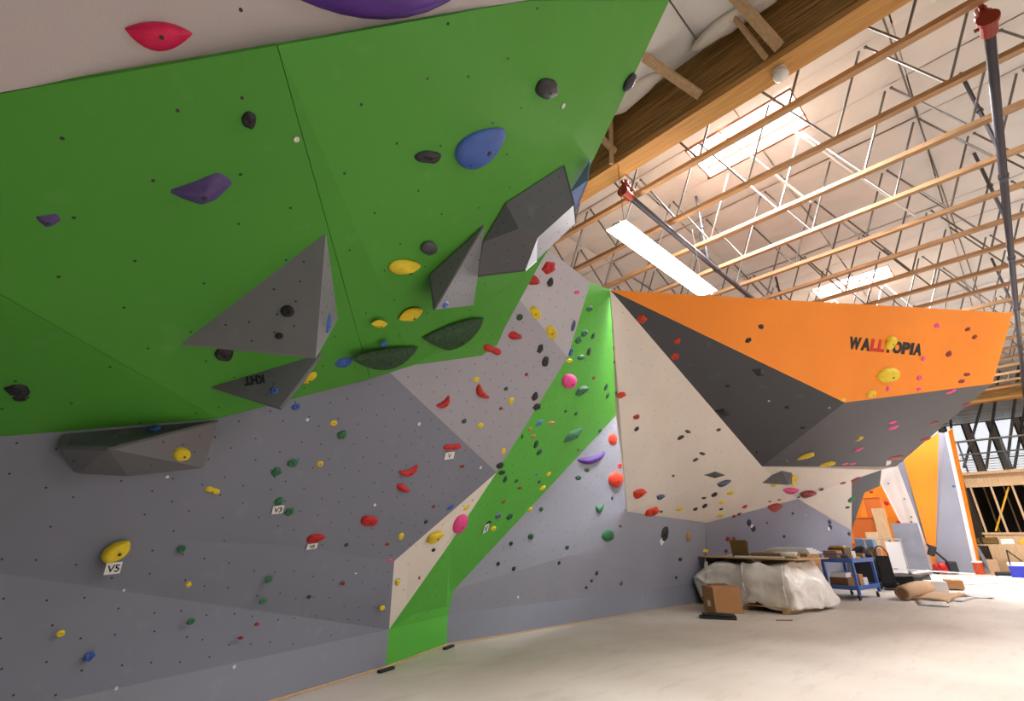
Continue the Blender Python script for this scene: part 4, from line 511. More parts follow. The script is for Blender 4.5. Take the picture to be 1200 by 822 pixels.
# ------------------------------------------------------------------ setting: floor
def floor_material():
    m = mat('dusty_concrete', (190, 177, 165), .55, rgb2=(212, 201, 191), scale=.55, bump=.12, bscale=30)
    nt = m.node_tree; N = nt.nodes; L = nt.links; b = N['Principled BSDF']; src = b.inputs['Base Color'].links[0].from_socket
    tc = N.new('ShaderNodeTexCoord'); n = N.new('ShaderNodeTexNoise'); n.inputs['Scale'].default_value = 2.4; n.inputs['Detail'].default_value = 10; n.inputs['Roughness'].default_value = .7
    mp = N.new('ShaderNodeMapping'); mp.inputs['Scale'].default_value = (.5, 2.2, 1); mp.inputs['Rotation'].default_value = (0, 0, .7); L.new(tc.outputs['Object'], mp.inputs[0]); L.new(mp.outputs[0], n.inputs[0])
    r = N.new('ShaderNodeValToRGB'); r.color_ramp.elements[0].position = .52; r.color_ramp.elements[1].position = .78
    r.color_ramp.elements[0].color = (0, 0, 0, 1); r.color_ramp.elements[1].color = (.6, .6, .6, 1); L.new(n.outputs[0], r.inputs[0])
    mx = N.new('ShaderNodeMixRGB'); L.new(r.outputs[0], mx.inputs[0]); L.new(src, mx.inputs[1]); mx.inputs[2].default_value = lin((168, 152, 138)); L.new(mx.outputs[0], b.inputs['Base Color'])
    return m
fl = MB(); fl.box((20, -1, -.05), (64, 36, .1)); tag(fl.build('floor', floor_material()), kind='structure')

# ------------------------------------------------------------------ climbing walls
walls = [empty('climbing_wall', (4.4, 5.9, 0), 0, 'faceted plywood climbing wall in green, grey, cream, dark grey and orange, sweeping from the left edge to the prow', 'climbing wall', kind=None),
         empty('climbing_wall', (27, 3.2, 0), 0, 'tall far climbing wall of white, orange and light grey strips beside the timber framing', 'climbing wall')]
def build_panel(nm, mname, label, P, N, sp, wi):
    root = walls[wi]; o0 = root.location; N = Vector(N)
    pts = [Vector(p) for p in P]; th = .022
    ctr = sum(pts, Vector()) / len(pts)
    g = .003 if nm in ('g_left', 'g_right', 'beige') else 0
    fr = [p + (ctr - p).normalized() * g - o0 for p in pts]; bk = [p - N * th for p in fr]; n = len(pts)
    # make the front wind towards N
    nn = Vector()
    for i in range(n): nn += (fr[i]).cross(fr[(i + 1) % n])
    idx = list(range(n))
    if nn.dot(N) < 0: idx = idx[::-1]
    faces = [idx, [i + n for i in idx[::-1]]] + [[idx[(k + 1) % n], idx[k], idx[k] + n, idx[(k + 1) % n] + n] for k in range(n)]
    o = link('panel', mesh('panel', fr + bk, faces, M[mname]), root); tag(o, label)
    o.data.materials.append(M['ply'])
    if nm in ('beige',):
        for p in o.data.polygons[2:]: p.material_index = 1
    if sp > 0:
        X = (pts[1] - pts[0]).normalized(); X = (X - N * X.dot(N)).normalized(); Y = N.cross(X); q = [((p - ctr).dot(X), (p - ctr).dot(Y)) for p in pts]
        def inside(x, y):
            r = False; j = n - 1
            for i in range(n):
                if (q[i][1] > y) != (q[j][1] > y) and x < (q[j][0] - q[i][0]) * (y - q[i][1]) / (q[j][1] - q[i][1]) + q[i][0]: r = not r
                j = i
            return r
        rnd = random.Random(nm); V = []; F = []
        xs = [a for a, b in q]; ys = [b for a, b in q]; rr = .0064 if sp > .3 else .0056
        # faces of slightly warped panels: find the surface by the triangle fan
        from mathutils.geometry import intersect_ray_tri, tessellate_polygon
        tris = tessellate_polygon([pts])
        k = 0; y = min(ys)
        while y < max(ys):
            x = min(xs) + (k % 2) * sp / 2
            while x < max(xs):
                jx, jy = x + rnd.uniform(-.2, .2) * sp, y + rnd.uniform(-.2, .2) * sp; x += sp
                if not all(inside(jx + dx, jy + dy) for dx, dy in ((.04, 0), (-.04, 0), (0, .04), (0, -.04))): continue
                c = ctr + X * jx + Y * jy
                for t in tris:
                    h = intersect_ray_tri(pts[t[0]], pts[t[1]], pts[t[2]], -N, c + N * .6, True)
                    if h: break
                if not h: continue
                b0 = len(V)
                for s, zz in ((1.3, 0.0), (1.15, .002), (.7, .001)):
                    for a in range(6): V.append(h + X * math.cos(a * 1.0472) * rr * s + Y * math.sin(a * 1.0472) * rr * s + N * zz - o0)
                for a in range(6):
                    a2 = (a + 1) % 6; F += [(b0 + a, b0 + a2, b0 + 6 + a2, b0 + 6 + a), (b0 + 6 + a, b0 + 6 + a2, b0 + 12 + a2, b0 + 12 + a)]
                F.append(tuple(b0 + 12 + a for a in range(6)))
            y += sp * .87; k += 1
        if V:
            h = link('bolt_holes', mesh('bolt_holes', V, F, M['hole']), o); tag(h, kind='stuff')
    return o
panels = {}
for row in PANELS: panels[row[0]] = build_panel(*row)
# plywood backing that closes the prow behind its visible faces
def struct_frame():
    mb = MB(); o_ = walls[0].location
    for a, b in (((5.5, 7.6, 0), (5.5, 7.6, 4.3)), ((5.5, 7.6, 4.3), (5.4, 3.9, 4.4)), ((8.6, 7.6, 0), (8.6, 7.6, 4.3)), ((8.6, 7.6, 4.3), (8.4, 3.6, 4.3)), ((3.1, 7.4, 0), (3.1, 7.4, 4.0)), ((3.1, 7.4, 4.0), (3.3, 4.2, 4.0)), ((0, 6.8, 0), (0, 6.8, 3.0)), ((0, 6.8, 3.0), (.2, 4.6, 2.8)), ((0, 6.8, 3.0), (3.1, 7.4, 4.0)), ((3.1, 7.4, 4.0), (5.5, 7.6, 4.3)), ((5.5, 7.6, 4.3), (8.6, 7.6, 4.3))):
        mb.bar(Vector(a) - o_, Vector(b) - o_, .08, .08)
    return mb.build('support_frame', M['steel'], walls[0])
q_ = {r[0]: r[3] for r in PANELS}
build_panel('closing', 'dark', 'dark closing panel behind the prow', [Vector(q_['o'][3]) + Vector((.1, .1, 0)), Vector(q_['o'][2]) + Vector((.1, .15, .08)), Vector(q_['d_b'][2]) + Vector((0, .2, .15)), (18.5, 5.2, 5.3)], (.9, -.3, .2), 0, 0)
# raised thin trims at floor level
for i, (a, b) in enumerate((((3.21, 5.41), (-2.1, 3.97)), ((4.38, 5.88), (3.21, 5.41)), ((11.29, 5.55), (4.38, 5.88)))):
    a, b = Vector((*a, .012)), Vector((*b, .012)); d = (b - a).normalized(); nrm = Vector((-d.y, d.x, 0))
    if nrm.dot(-a) < 0: nrm = -nrm
    mb = MB(); mb.bar(a + nrm * .006, b + nrm * .006, .016, .016); tag(mb.build('trim_%d' % (i + 1), M['fir']), kind='structure')
# lettering on the orange panel
def fmat(fr, off=.002, flip=0):
    c, X, N = Vector(fr[0]), Vector(fr[1]).normalized(), Vector(fr[2]).normalized(); Y = N.cross(X)
    m = Matrix((X, Y, N)).transposed().to_4x4(); m.translation = c + N * off
    if flip: m = m @ Matrix.Rotation(flip, 4, 'Z')
    return m
mo = fmat(LOGO, .004)
x = -LOGO[3]
for body, mm, wd in (('WA', 'ink', 2.15), ('LL', 'redink', 1.35), ('TOPIA', 'ink', 4.5)):
    for ch in body:
        cw = {'W': 1.2, 'A': .95, 'L': .72, 'T': .8, 'O': 1.0, 'P': .88, 'I': .36}[ch]
        unit = 2 * LOGO[3] / 7.2
        t = text('lettering', ch, M[mm], panels['o'], mo, .3, 1, .001, .02)
        bb = [v.co for v in t.data.vertices]; x0 = min(v.x for v in bb); x1 = max(v.x for v in bb); y0 = min(v.y for v in bb); y1 = max(v.y for v in bb)
        sx = unit * cw * .97 / (x1 - x0); sy = 2 * LOGO[4] * .92 / (y1 - y0)
        t.matrix_world = mo @ Matrix.Translation((x - x0 * sx, -LOGO[4] * .92 - y0 * sy, 0)) @ Matrix.Diagonal((sx, sy, 1, 1))
        tag(t, ('red' if mm == 'redink' else 'black') + ' letter of the wall lettering'); x += unit * cw

# ------------------------------------------------------------------ volumes
vols = []
for i, (nm, c, lb, P, F) in enumerate(VOLUMES):
    P = [Vector(p) for p in P]; ctr = sum(P, Vector()) / len(P)
    cen = Vector(ctr); fs = []
    for f in F:
        a = sum((P[k] for k in f), Vector()) / len(f); n = (P[f[1]] - P[f[0]]).cross(P[f[2]] - P[f[0]])
        fs.append(list(f) if n.dot(Vector((0, 0, 1.35)) - a) > 0 else list(f[::-1]))
    root = empty('climbing_volume', P[0], 0, lb, 'volume', 'plywood volumes on the climbing wall')
    # each face is a plywood sheet of its own, with a bright cut edge
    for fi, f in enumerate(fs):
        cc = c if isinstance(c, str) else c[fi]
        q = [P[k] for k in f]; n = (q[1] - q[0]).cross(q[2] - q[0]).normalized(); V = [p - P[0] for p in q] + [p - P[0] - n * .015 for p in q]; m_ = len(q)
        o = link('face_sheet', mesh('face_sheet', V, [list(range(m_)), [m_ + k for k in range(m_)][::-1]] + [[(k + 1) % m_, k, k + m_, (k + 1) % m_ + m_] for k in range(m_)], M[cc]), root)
        # bolt holes on this sheet
        if c != 'vblue' and i != 5:
            X = (q[1] - q[0]).normalized(); Y = n.cross(X); VV = []; FF = []; rnd = random.Random(i * 10 + len(VV)); ce = sum(q, Vector()) / m_
            qs = [((p - ce).dot(X), (p - ce).dot(Y)) for p in q]
            for a_ in range(-9, 10):
                for b_ in range(-9, 10):
                    px, py = a_ * .13 + (b_ % 2) * .06 + rnd.uniform(-.02, .02), b_ * .13 + rnd.uniform(-.02, .02)
                    ok = True; sg = 0
                    for k in range(m_):
                        x0, y0 = qs[k]; x1, y1 = qs[(k + 1) % m_]; cr = (x1 - x0) * (py - y0) - (y1 - y0) * (px - x0)
                        if cr / (math.hypot(x1 - x0, y1 - y0) + 1e-9) < .05: ok = False
                    if ok:
                        c0 = ce + X * px + Y * py - P[0]; b0 = len(VV)
                        for s, zz in ((.007, 0), (.006, .0015)):
                            for a in range(6): VV.append(c0 + X * math.cos(a * 1.0472) * s + Y * math.sin(a * 1.0472) * s + n * zz)
                        for a in range(6): FF.append((b0 + a, b0 + (a + 1) % 6, b0 + 6 + (a + 1) % 6, b0 + 6 + a))
                        FF.append(tuple(b0 + 6 + a for a in range(6)))
            if VV: tag(link('bolt_holes', mesh('bolt_holes', VV, FF, M['hole']), o), kind='stuff')
    vols.append(root)
bpy.context.view_layer.update()
for fr, pi, body, ang in ((MARK1, 1, 'KHT', math.pi), (MARK2, 4, 'KHT', 0)):
    mk = fmat(fr, .004, ang)
    t = text('maker_mark', body, M['ink'], vols[pi].children[0], mk, .1, 1, .0008, .005)
    bb = [v.co for v in t.data.vertices]; x0 = min(v.x for v in bb); x1 = max(v.x for v in bb); sx = 2 * fr[3] / (x1 - x0); sy = 2 * fr[4] / .075
    t.matrix_world = mk @ Matrix.Diagonal((sx, sy, 1, 1)) @ Matrix.Translation((-(x0 + x1) / 2, -.035, 0))

# ------------------------------------------------------------------ holds
def hold_mesh(kind, seed, m):
    NS, NR = (28, 8) if kind not in ('diamond',) else (8, 3)
    rnd = random.Random(seed * 31 + len(kind)); sv = Vector((seed * 3.7, seed * 1.3, 0))
    def shape(th, s):
        cx, sy = math.cos(th), math.sin(th)
        d = Vector((cx, sy, 0)); nz = noise.noise(d * 1.4 + sv); dome = max(0, 1 - s * s) ** .5
        if kind == 'blob': r = 1 + .07 * nz; return cx * r * s, sy * r * s, dome * .8
        if kind == 'chunk':
            r = 1 + .28 * nz + .1 * noise.noise(d * 3 + sv); n2 = noise.noise(Vector((cx * s * 2, sy * s * 2, 5)) + sv)
            return cx * r * s, sy * r * s, (max(0, 1 - s ** 3)) ** .6 * (.85 + .5 * n2)
        if kind == 'jug':
            r = 1 + .16 * nz; x, y = cx * r * s, sy * r * s * (1 - .15 * cx)
            return x, y, (max(0, 1 - s ** 4)) ** .6 * (.75 + .55 * y - .5 * max(0, .25 - (y - .1) ** 2) * (1 if abs(x) < .6 else .4))
        if kind == 'moonu':
            y = sy * abs(sy) ** .85; y = (y * (1 if y < 0 else .45) + .27) / .73; x = cx
            yy = y * s + .1 * (1 - s); return x * s, yy, (max(0, 1 - s ** 2.2)) ** .7 * (.75 + .35 * yy)
        if kind == 'moonf':
            y = sy * abs(sy) ** .85; y = (y * (1 if y < 0 else .14) + .43) / .57; x = cx
            yy = y * s + .5 * (1 - s); return x * s, yy, (max(0, 1 - s ** 2)) ** .7 * (.8 + .4 * yy)
        if kind == 'wing':
            P_ = [(1, .3), (.55, 1), (-.2, .42), (-1, -.08), (-.5, -.62), (0, -1), (.45, -.75)]; a0 = th % (2 * math.pi); r = .9
            A_ = [math.atan2(y, x) % (2 * math.pi) for x, y in P_]
            for q in range(7):
                (x0, y0), (x1, y1) = P_[q], P_[(q + 1) % 7]; lo, hi = A_[q], A_[(q + 1) % 7]; aa = a0
                if hi < lo: hi += 2 * math.pi
                if aa < lo: aa += 2 * math.pi
                if lo <= aa <= hi:
                    dn = cx * (y1 - y0) - sy * (x1 - x0); r = (x0 * (y1 - y0) - y0 * (x1 - x0)) / dn; break
            return cx * r * s, sy * r * s, (1 - s ** 1.6) * (.9 - .5 * sy * r * s)
        if kind == 'fin':
            y = sy * abs(sy) ** .7; return cx * s, y * s + .18 * cx * s * abs(cx), (max(0, 1 - s ** 2)) ** .8 * (.9 + .3 * nz)
        if kind == 'drop':
            r = 1; y = sy * (1 - .32 * cx); return cx * s, y * s, dome * (.85 - .2 * cx * s)
        if kind == 'cone':
            r = 1 + .1 * nz; y = sy * (.78 - .34 * cx); return cx * r * s, y * r * s, (1 - s) ** .75 * 1.15
        if kind == 'bat':
            y = sy * (.62 + .5 * abs(cx) ** 1.2); return cx * s, y * s, (max(0, 1 - s ** 3)) ** .7 * (.7 + .3 * abs(cx * s))
        if kind == 'hook':
            x = cx * s; y = sy * s * .62 + .75 * x * x - .34 + .22 * x; return x, y, dome * (.8 + .25 * abs(x))
        if kind == 'ring':
            r = 1 + .06 * nz; return cx * r * s, sy * r * s, .25 * (s < .2) + (s >= .2) * math.sin(min(1, (1.05 - s) / .6) * math.pi / 2) * .8 * (s < 1)
        if kind == 'diamond':
            k = abs(cx) + abs(sy); r = 1 / k * (1 + .12 * nz); return cx * r * s, sy * r * s, (1 - s) ** .6 * .8
        return cx * s, sy * s, dome
    V = [shape(0, 0)]; F = []
    for j in range(1, NR + 1):
        s = j / NR; s = math.sin(s * math.pi / 2)
        for i in range(NS): V.append(shape(2 * math.pi * i / NS, s))
    b = len(V)
    for i in range(NS):
        x, y, z = V[b - NS + i]; V.append((x, y, -.12))
    for i in range(NS):
        i2 = (i + 1) % NS; F.append((0, 1 + i, 1 + i2))
        for j in range(NR): F.append((1 + j * NS + i, 1 + (j + 1) * NS + i, 1 + (j + 1) * NS + i2, 1 + j * NS + i2))
    return mesh('hold', V, F, m, smooth=kind != 'diamond')
cache = {}
bolt_me = {}
def bolt_mesh():
    if 'b' not in bolt_me:
        b = bmesh.new(); bmesh.ops.create_cone(b, cap_ends=True, segments=10, radius1=1, radius2=1, depth=1); me = bpy.data.meshes.new('bolt'); b.to_mesh(me); b.free(); me.materials.append(M['hole']); bolt_me['b'] = me
    return bolt_me['b']
DEP = dict(blob=.75, chunk=.6, jug=.75, moonu=.6, moonf=.28, fin=.55, wing=.5, drop=.45, cone=.8, bat=.6, hook=.6, ring=.6, diamond=.4)
for i, (kind, colr, pos, X, N, a, b, bolt, facing, shear, label, group) in enumerate(HOLDS):
    seed = i % 4 if kind in ('chunk', 'jug', 'ring', 'blob') else i % 2
    shear = max(-.8, min(.8, shear)); key = (kind, seed, colr, shear)
    if colr == 'forest' and kind == 'moonf': key = (kind, seed, 'forest2', shear)
    if key not in cache: 
        cache[key] = hold_mesh(kind, seed, M['h_' + key[2]])
        if shear:
            for v_ in cache[key].vertices: v_.co.x += shear * v_.co.y
    o = link('climbing_hold', cache[key]); X = Vector(X); N = Vector(N).normalized(); X = (X - N * X.dot(N)).normalized(); Y = N.cross(X)
    m = Matrix((X, Y, N)).transposed().to_4x4()
    dep = DEP[kind] * math.sqrt(a * b); dep = min(dep, .16) * (.4 + .6 * facing)
    m.translation = Vector(pos); o.matrix_world = m @ Matrix.Diagonal((a, b, dep, 1)); tag(o, label, 'climbing hold', group)
    if bolt and kind != 'diamond':
        hh = {'blob': .8, 'jug': .62, 'moonu': .78, 'moonf': .8, 'wing': .9, 'fin': .9, 'drop': .85, 'cone': 1.0, 'bat': .7, 'hook': .8, 'ring': .28, 'chunk': .9}[kind]
        me = cache[key]; ox, oy = (-.25 * shear, -.25) if kind not in ('ring', 'hook', 'moonu') else ((0, 0) if kind != 'hook' else (0, -.36))
        # height of the hold surface under the bolt
        zc = max((v.co.z for v in me.vertices if abs(v.co.x - ox) < .22 and abs(v.co.y - oy) < .22), default=hh) if kind != 'ring' else .3
        rb = min(.011, .16 * min(a, b)) if a < .2 else .018
        c = link('bolt', bolt_mesh(), o); c.location = (ox, oy, zc - .02); c.scale = (rb / a, rb / b, .12)
for pos, X, N, r, reg, wk in WASHERS:
    me = cache.get('w')
    if me is None:
        V = [];
        for s, z in ((1, 0), (1, .35), (.45, .35), (.4, .05)):
            for k in range(12): V.append((math.cos(k * R(30)) * s, math.sin(k * R(30)) * s, z))
        F = [(j * 12 + k, j * 12 + (k + 1) % 12, (j + 1) * 12 + (k + 1) % 12, (j + 1) * 12 + k) for j in range(3) for k in range(12)] + [tuple(36 + k for k in range(12))]
        me = cache['w'] = mesh('washer', V, F, M['washer'])
    X, N = Vector(X), Vector(N).normalized(); X = (X - N * X.dot(N)).normalized(); m = Matrix((X, N.cross(X), N)).transposed().to_4x4(); m.translation = Vector(pos) + N * .002
    o = link('bolt_washer', me); o.matrix_world = m @ Matrix.Diagonal((r, r, .012, 1)); tag(o, ['', 'first', 'second', 'third', 'fourth', 'fifth', 'sixth'][wk] + ' pale round washer on the ' + reg, 'washer', 'pale washers on the ' + reg)
for pos, X, N, a, b, tx, label in CARDS:
    X, N = Vector(X), Vector(N).normalized(); X = (X - N * X.dot(N)).normalized(); m = Matrix((X, N.cross(X), N)).transposed().to_4x4(); m.translation = Vector(pos) + N * .012
    root = empty('grade_card', (0, 0, 0), 0, label, 'card', 'white grade cards'); root.matrix_world = m
    mb = MB(); mb.box((0, 0, 0), (2 * a, 2 * b, .004)); mb.build('card', M['card'], root)
    mb = MB(); mb.box((0, b * .8, .003), (a * .8, b * .25, .004)); mb.build('clip', M['card'], root)
    if tx:
        bpy.context.view_layer.update(); t = text('lettering', tx, M['ink'], root, m, b * 1.7, 1, .0004, .0015)
        bb = [v.co.x for v in t.data.vertices]; t.matrix_world = m @ Matrix.Translation((-(min(bb) + max(bb)) / 2, -b * .6, .003))

# ------------------------------------------------------------------ roof: trusses
web_cache = {}
V0, V1 = -8.5, 9.5
for k in range(19):
    u = 6.6 + 1.228 * k; off = (.86, .53, .39, .15)[k % 4]
    ordn = ['first', 'second', 'third', 'fourth', 'fifth', 'sixth', 'seventh', 'eighth', 'ninth', 'tenth', 'eleventh', 'twelfth', 'thirteenth', 'fourteenth', 'fifteenth', 'sixteenth', 'seventeenth', 'eighteenth', 'nineteenth'][k]
    root = empty('roof_truss', (u, 0, 7.33), 0, 'open web roof truss with wooden bottom chord, ' + ordn + ' beyond the big glued beam', 'roof truss', 'open web roof trusses')
    if k == 0:
        bc = MB().box((0, (V0 + V1) / 2, .04), (.11, V1 - V0, .045), bev=.004).box((0, (V0 + V1) / 2, .085), (.095, V1 - V0, .04), bev=.004)
        o = bc.build('bottom_chord', M['wood'], root); chord = o.data
        o = MB().box((0, (V0 + V1) / 2, 1.66), (.11, V1 - V0, .08), bev=.004).build('top_chord', M['wood'], root); chord2 = o.data
        h = MB().tube((0, 0, .06), (0, .655, 1.50), .019, 8).ball((0, .66, 1.51), (.032, .032, .032), 1).ball((0, 0, .06), (.03, .03, .03), 1); web = h.build('web', M['steel'], root); wa = web.data; bpy.data.objects.remove(web)
        h = MB().tube((0, 0, .06), (0, -.655, 1.50), .019, 8).ball((0, 0, .06), (.03, .03, .03), 1); web = h.build('web', M['steel'], root); wb = web.data; bpy.data.objects.remove(web)
    else:
        link('bottom_chord', chord, root); link('top_chord', chord2, root)
    n0 = int((V0 - off) / 1.41); n1 = int((V1 - off) / 1.41)
    for j in range(n0, n1 + 1):
        if k > 12 and off + j * 1.41 > 4.5: continue
        link('web', wa, root, (0, off + j * 1.41, 0)); link('web', wb, root, (0, off + j * 1.41, 0))
# diagonal bridging rods between trusses
for i, (a, b, lb) in enumerate((((8.9, 1.15, 8.85), (11.4, -.05, 7.45), 'white diagonal bridging rod running down from the nearer skylight corner'), ((7.8, 2.2, 8.85), (9.3, 1.3, 7.42), 'white diagonal bridging rod left of the nearer skylight'), ((6.8, -.5, 8.8), (29, -1.0, 8.7), 'long thin steel rod crossing under all the trusses beside the pipe'))):
    tag(MB().tube(a, b, .022 if i < 2 else .014, 8).build('bridging_rod', M['tin'] if i < 2 else M['steel']), lb, 'rod', 'roof bridging rods')

# roof deck and insulation (each quilted blanket cell is a piece of the ceiling)
deck = MB(); z = 9.62
deck.box((-1.2, 0, z), (17.0, 26, .1)); deck.box((7.3 + 15.7 + 8.8, 0, z), (32 - .2, 26, .1)) if False else None
ys = [-13, -7.2, -5.3, .9, 2.95, 13]
us = [7.3, 7.88, 9.02, 16.47, 17.6, 23.82, 24.98, 47]
for a in range(7):
    for b in range(5):
        if a in (1, 3, 5) and b in (1, 3): continue
        deck.box(((us[a] + us[a + 1]) / 2, (ys[b] + ys[b + 1]) / 2, z), (us[a + 1] - us[a], ys[b + 1] - ys[b], .1))
ceil = tag(deck.build('ceiling', M['tin']), kind='structure')
def pillow(sx, sy, sag, seed):
    V = []; F = []; nx, ny = 10, 14
    for j in range(ny + 1):
        for i in range(nx + 1):
            fx, fy = i / nx, j / ny; e = (math.sin(math.pi * fx) ** .5) * (math.sin(math.pi * fy) ** .35) if 0 < i < nx and 0 < j < ny else 0
            V.append(((fx - .5) * sx, (fy - .5) * sy, -sag * e * (1 + .5 * noise.noise(Vector((fx * 3 + seed * 7, fy * 5, 0)))) + .012 * noise.noise(Vector((fx * 9, fy * 9, seed)))))
    for j in range(ny):
        for i in range(nx): a = j * (nx + 1) + i; F.append((a, a + nx + 1, a + nx + 2, a + 1))
    return mesh('insulation_blanket', V, F, M['insul'], True)
pil = [pillow(1.215, 2.38, .10, s) for s in range(4)]
pn = [pillow(1.30, 2.38, .16, s + 9) for s in range(3)]
rnd = random.Random(3)
for k in range(33):
    u = 6.6 + 1.228 * (k - .5)
    for j in range(-4, 4):
        y = .6 + j * 2.4
        if any(x0 < u < x1 and y0 - .35 < y < y1 + .35 for x0, x1, y0, y1 in SKYLIGHTS): continue
        if k < 19 or True:
            if k > 20 and (j > 1 or j < -3): continue
            o = link('insulation_blanket', pil[rnd.randrange(4)], ceil, (u, y, 8.93 + rnd.uniform(-.02, .02)))
for k in range(9):
    for j in range(-3, 5):
        u = 4.95 - 1.31 * k; y = .35 + j * 2.4
        if k in (2, 3) and j in (-2,): continue
        link('insulation_blanket', pn[rnd.randrange(3)], ceil, (u, y, 8.42))
# narrow blankets filling beside the skylights
for (x0, x1, y0, y1) in SKYLIGHTS[:2] + SKYLIGHTS[5:]:
    for (yc, sy) in (((-1.8 - .6 + .9 + .6 + y0) / 2 - .0, .1), ((y1 + 4.2) / 2, 4.2 - y1), ((y0 - .6) / 2, y0 + .6)):
        if sy < .2: continue
        me = pillow(1.215, sy, .06, 2); link('insulation_blanket', me, ceil, ((x0 + x1) / 2, yc, 8.94))
# skylights: curb boards and lens
for i, (x0, x1, y0, y1) in enumerate(SKYLIGHTS):
    lb = ['long skylight with reddish wooden curb nearest the glued beam', 'smaller farther skylight above the orange prow', 'added unseen skylight over the open floor, out to the right', 'second added unseen skylight over the open floor to the right', 'third added unseen skylight over the open floor to the right', 'farthest, added unseen skylight in line with the two seen above the wave'][i]
    root = empty('skylight', ((x0 + x1) / 2, (y0 + y1) / 2, 8.95), 0, lb, 'skylight', 'roof skylights'); sx, sy = (x1 - x0), (y1 - y0)
    for a, b in (((-sx / 2, 0, .3), (.05, sy + .1, .62)), ((sx / 2, 0, .3), (.05, sy + .1, .62)), ((0, -sy / 2, .3), (sx, .05, .62)), ((0, sy / 2, .3), (sx, .05, .62))):
        MB().box(a, b).build('curb_board', M['curb'], root)
    MB().box((0, 0, .30), (sx - .06, sy - .06, .02)).build('lens', M['lens'], root)
# big glued beams
def beam(u0, u1, z0, z1, y0, y1, lb, n):
    root = empty('glued_beam', ((u0 + u1) / 2, (y0 + y1) / 2, z0), 0, lb, 'beam', 'big glued beams'); L_ = y1 - y0; h = (z1 - z0) / n
    for i in range(n):
        dx = rnd.uniform(-.006, .006)
        MB().box((dx, 0, h * (i + .5)), (u1 - u0, L_, h - .006)).build('lamination', M['glued'] if i == 0 else M['glulam'], root)
    return root
beam(5.60, 5.97, 7.33, 8.75, -9, 11, 'big dark glued timber beam crossing above the climbing wall, lettering-like stains on its side', 12)
beam(29.8, 30.2, 7.1, 7.75, -9, 6, 'far glued timber beam above the upper floor railing', 5)
# kicker braces below the near insulation
for i, (a, b, wd, lb) in enumerate((((5.57, 1.72, 7.55), (4.75, 2.35, 8.5), .14, 'wooden brace rising left from the glued beam, middle one'), ((5.57, .62, 7.48), (4.9, .95, 8.5), .14, 'wide wooden brace at the top of the photo against the glued beam'), ((5.57, .80, 7.45), (5.2, 1.05, 8.5), .06, 'narrow wooden brace beside the wide one on the glued beam'), ((5.57, 3.25, 7.55), (5.0, 3.7, 8.5), .12, 'wooden brace just beyond the green overhang edge'), ((5.57, 3.35, 7.35), (5.45, 3.2, 8.3), .07, 'short wooden block on the glued beam beside the green edge'))):
    tag(MB().bar(a, b, wd, .045).build('beam_brace', M['fir']), lb, 'brace', 'wooden braces of the glued beam')
# insulation ends hanging beside the beam
for i, (y, s, lb) in enumerate(((2.75, 1.0, 'rolled insulation edge beside the beam, left of the middle brace'), (.9, 1.2, 'rolled insulation edge beside the beam, right of the middle brace'))):
    mb = MB().ball((5.36, y, 8.27), (.16, s * .62, .12), 3).jitter(.06, 4, i); tag(mb.build('insulation_roll', M['batt'], smooth=True), lb, 'insulation', 'insulation edges at the beam')
# alarm horn lamp on the beam
root = empty('round_lamp', (5.78, .72, 7.33), 0, 'small white round lamp fixed under the glued beam', 'lamp')
MB().tube((0, 0, 0), (0, 0, -.05), .09, 20).build('base', M['tin'], root); MB().ball((0, 0, -.09), (.1, .1, .08), 3).build('globe', M['tin'], root, smooth=True)

# sprinkler pipes
def pipe(y, u0, u1, zz, r, hang, lb):
    root = empty('sprinkler_pipe', (u0, y, zz), 0, lb, 'pipe', 'sprinkler pipes under the trusses')
    MB().tube((0, 0, 0), (u1 - u0, 0, 0), r, 14).build('pipe_run', M['pipe'], root, smooth=True)
    c = MB().tube((-.12, 0, 0), (.14, 0, 0), r * 1.45, 14).tube((0, 0, 0), (0, 0, .28), r * 1.1, 12).tube((-.13, 0, 0), (-.08, 0, 0), r * 1.9, 14).tube((0, 0, .13), (0, 0, .18), r * 1.6, 12).box((0, 0, .22), (.22, .05, .05)).box((.1, .0, .1), (.03, .22, .03))
    c.build('coupling', M['redpaint'], root)
    for h in hang:
        MB().tube((h - u0, 0, 0), (h - u0, 0, 9.0 - zz - .05), .03, 8).tube((h - u0, 0, .9), (h - u0, 0, .95), .05, 8).build('hanger', M['pipe'], root)
    for j in range(1, 6): MB().tube((j * 3.6, 0, 0), (j * 3.6 + .12, 0, 0), r * 1.25, 12).build('joint_collar', M['pipe'], root)
pipe(3.42, 6.08, 29.5, 7.05, .055, (9.3, 14.5, 20), 'dark sprinkler pipe passing above the green strip, nearer its red coupling at the beam')
pipe(-1.25, 6.7, 29.5, 7.05, .055, (9.6, 12.2, 18), 'thick dark sprinkler pipe down the right side of the photo')

# fluorescent fixture
def fixture(u0, u1, y, zz, lb, on=160):
    root = empty('strip_light', ((u0 + u1) / 2, y, zz), 0, lb, 'ceiling light', 'fluorescent strip lights'); L_ = u1 - u0
    mb = MB().box((0, 0, .05), (L_, .16, .06), bev=.01); mb.build('housing', M['tin'], root)
    for s in (-1, 1): MB().tube((-L_ / 2 + .03, s * .075, -.005), (L_ / 2 - .03, s * .075, -.005), .02, 10).build('tube_lamp', M['lamp'], root)
    MB().box((0, 0, .025), (L_, .36, .008)).build('reflector', M['lamp'], root)
    for s in (-.42, .42): MB().tube((s * L_, 0, .08), (s * L_, 0, 7.36 - zz), .006, 6).build('hanger', M['steel'], root)
    area('strip_glow', ((u0 + u1) / 2, y, zz - .05), L_, .3, on)
fixture(5.38, 8.6, 3.27, 5.9, 'bright twin-tube strip light above the orange wall', 220)
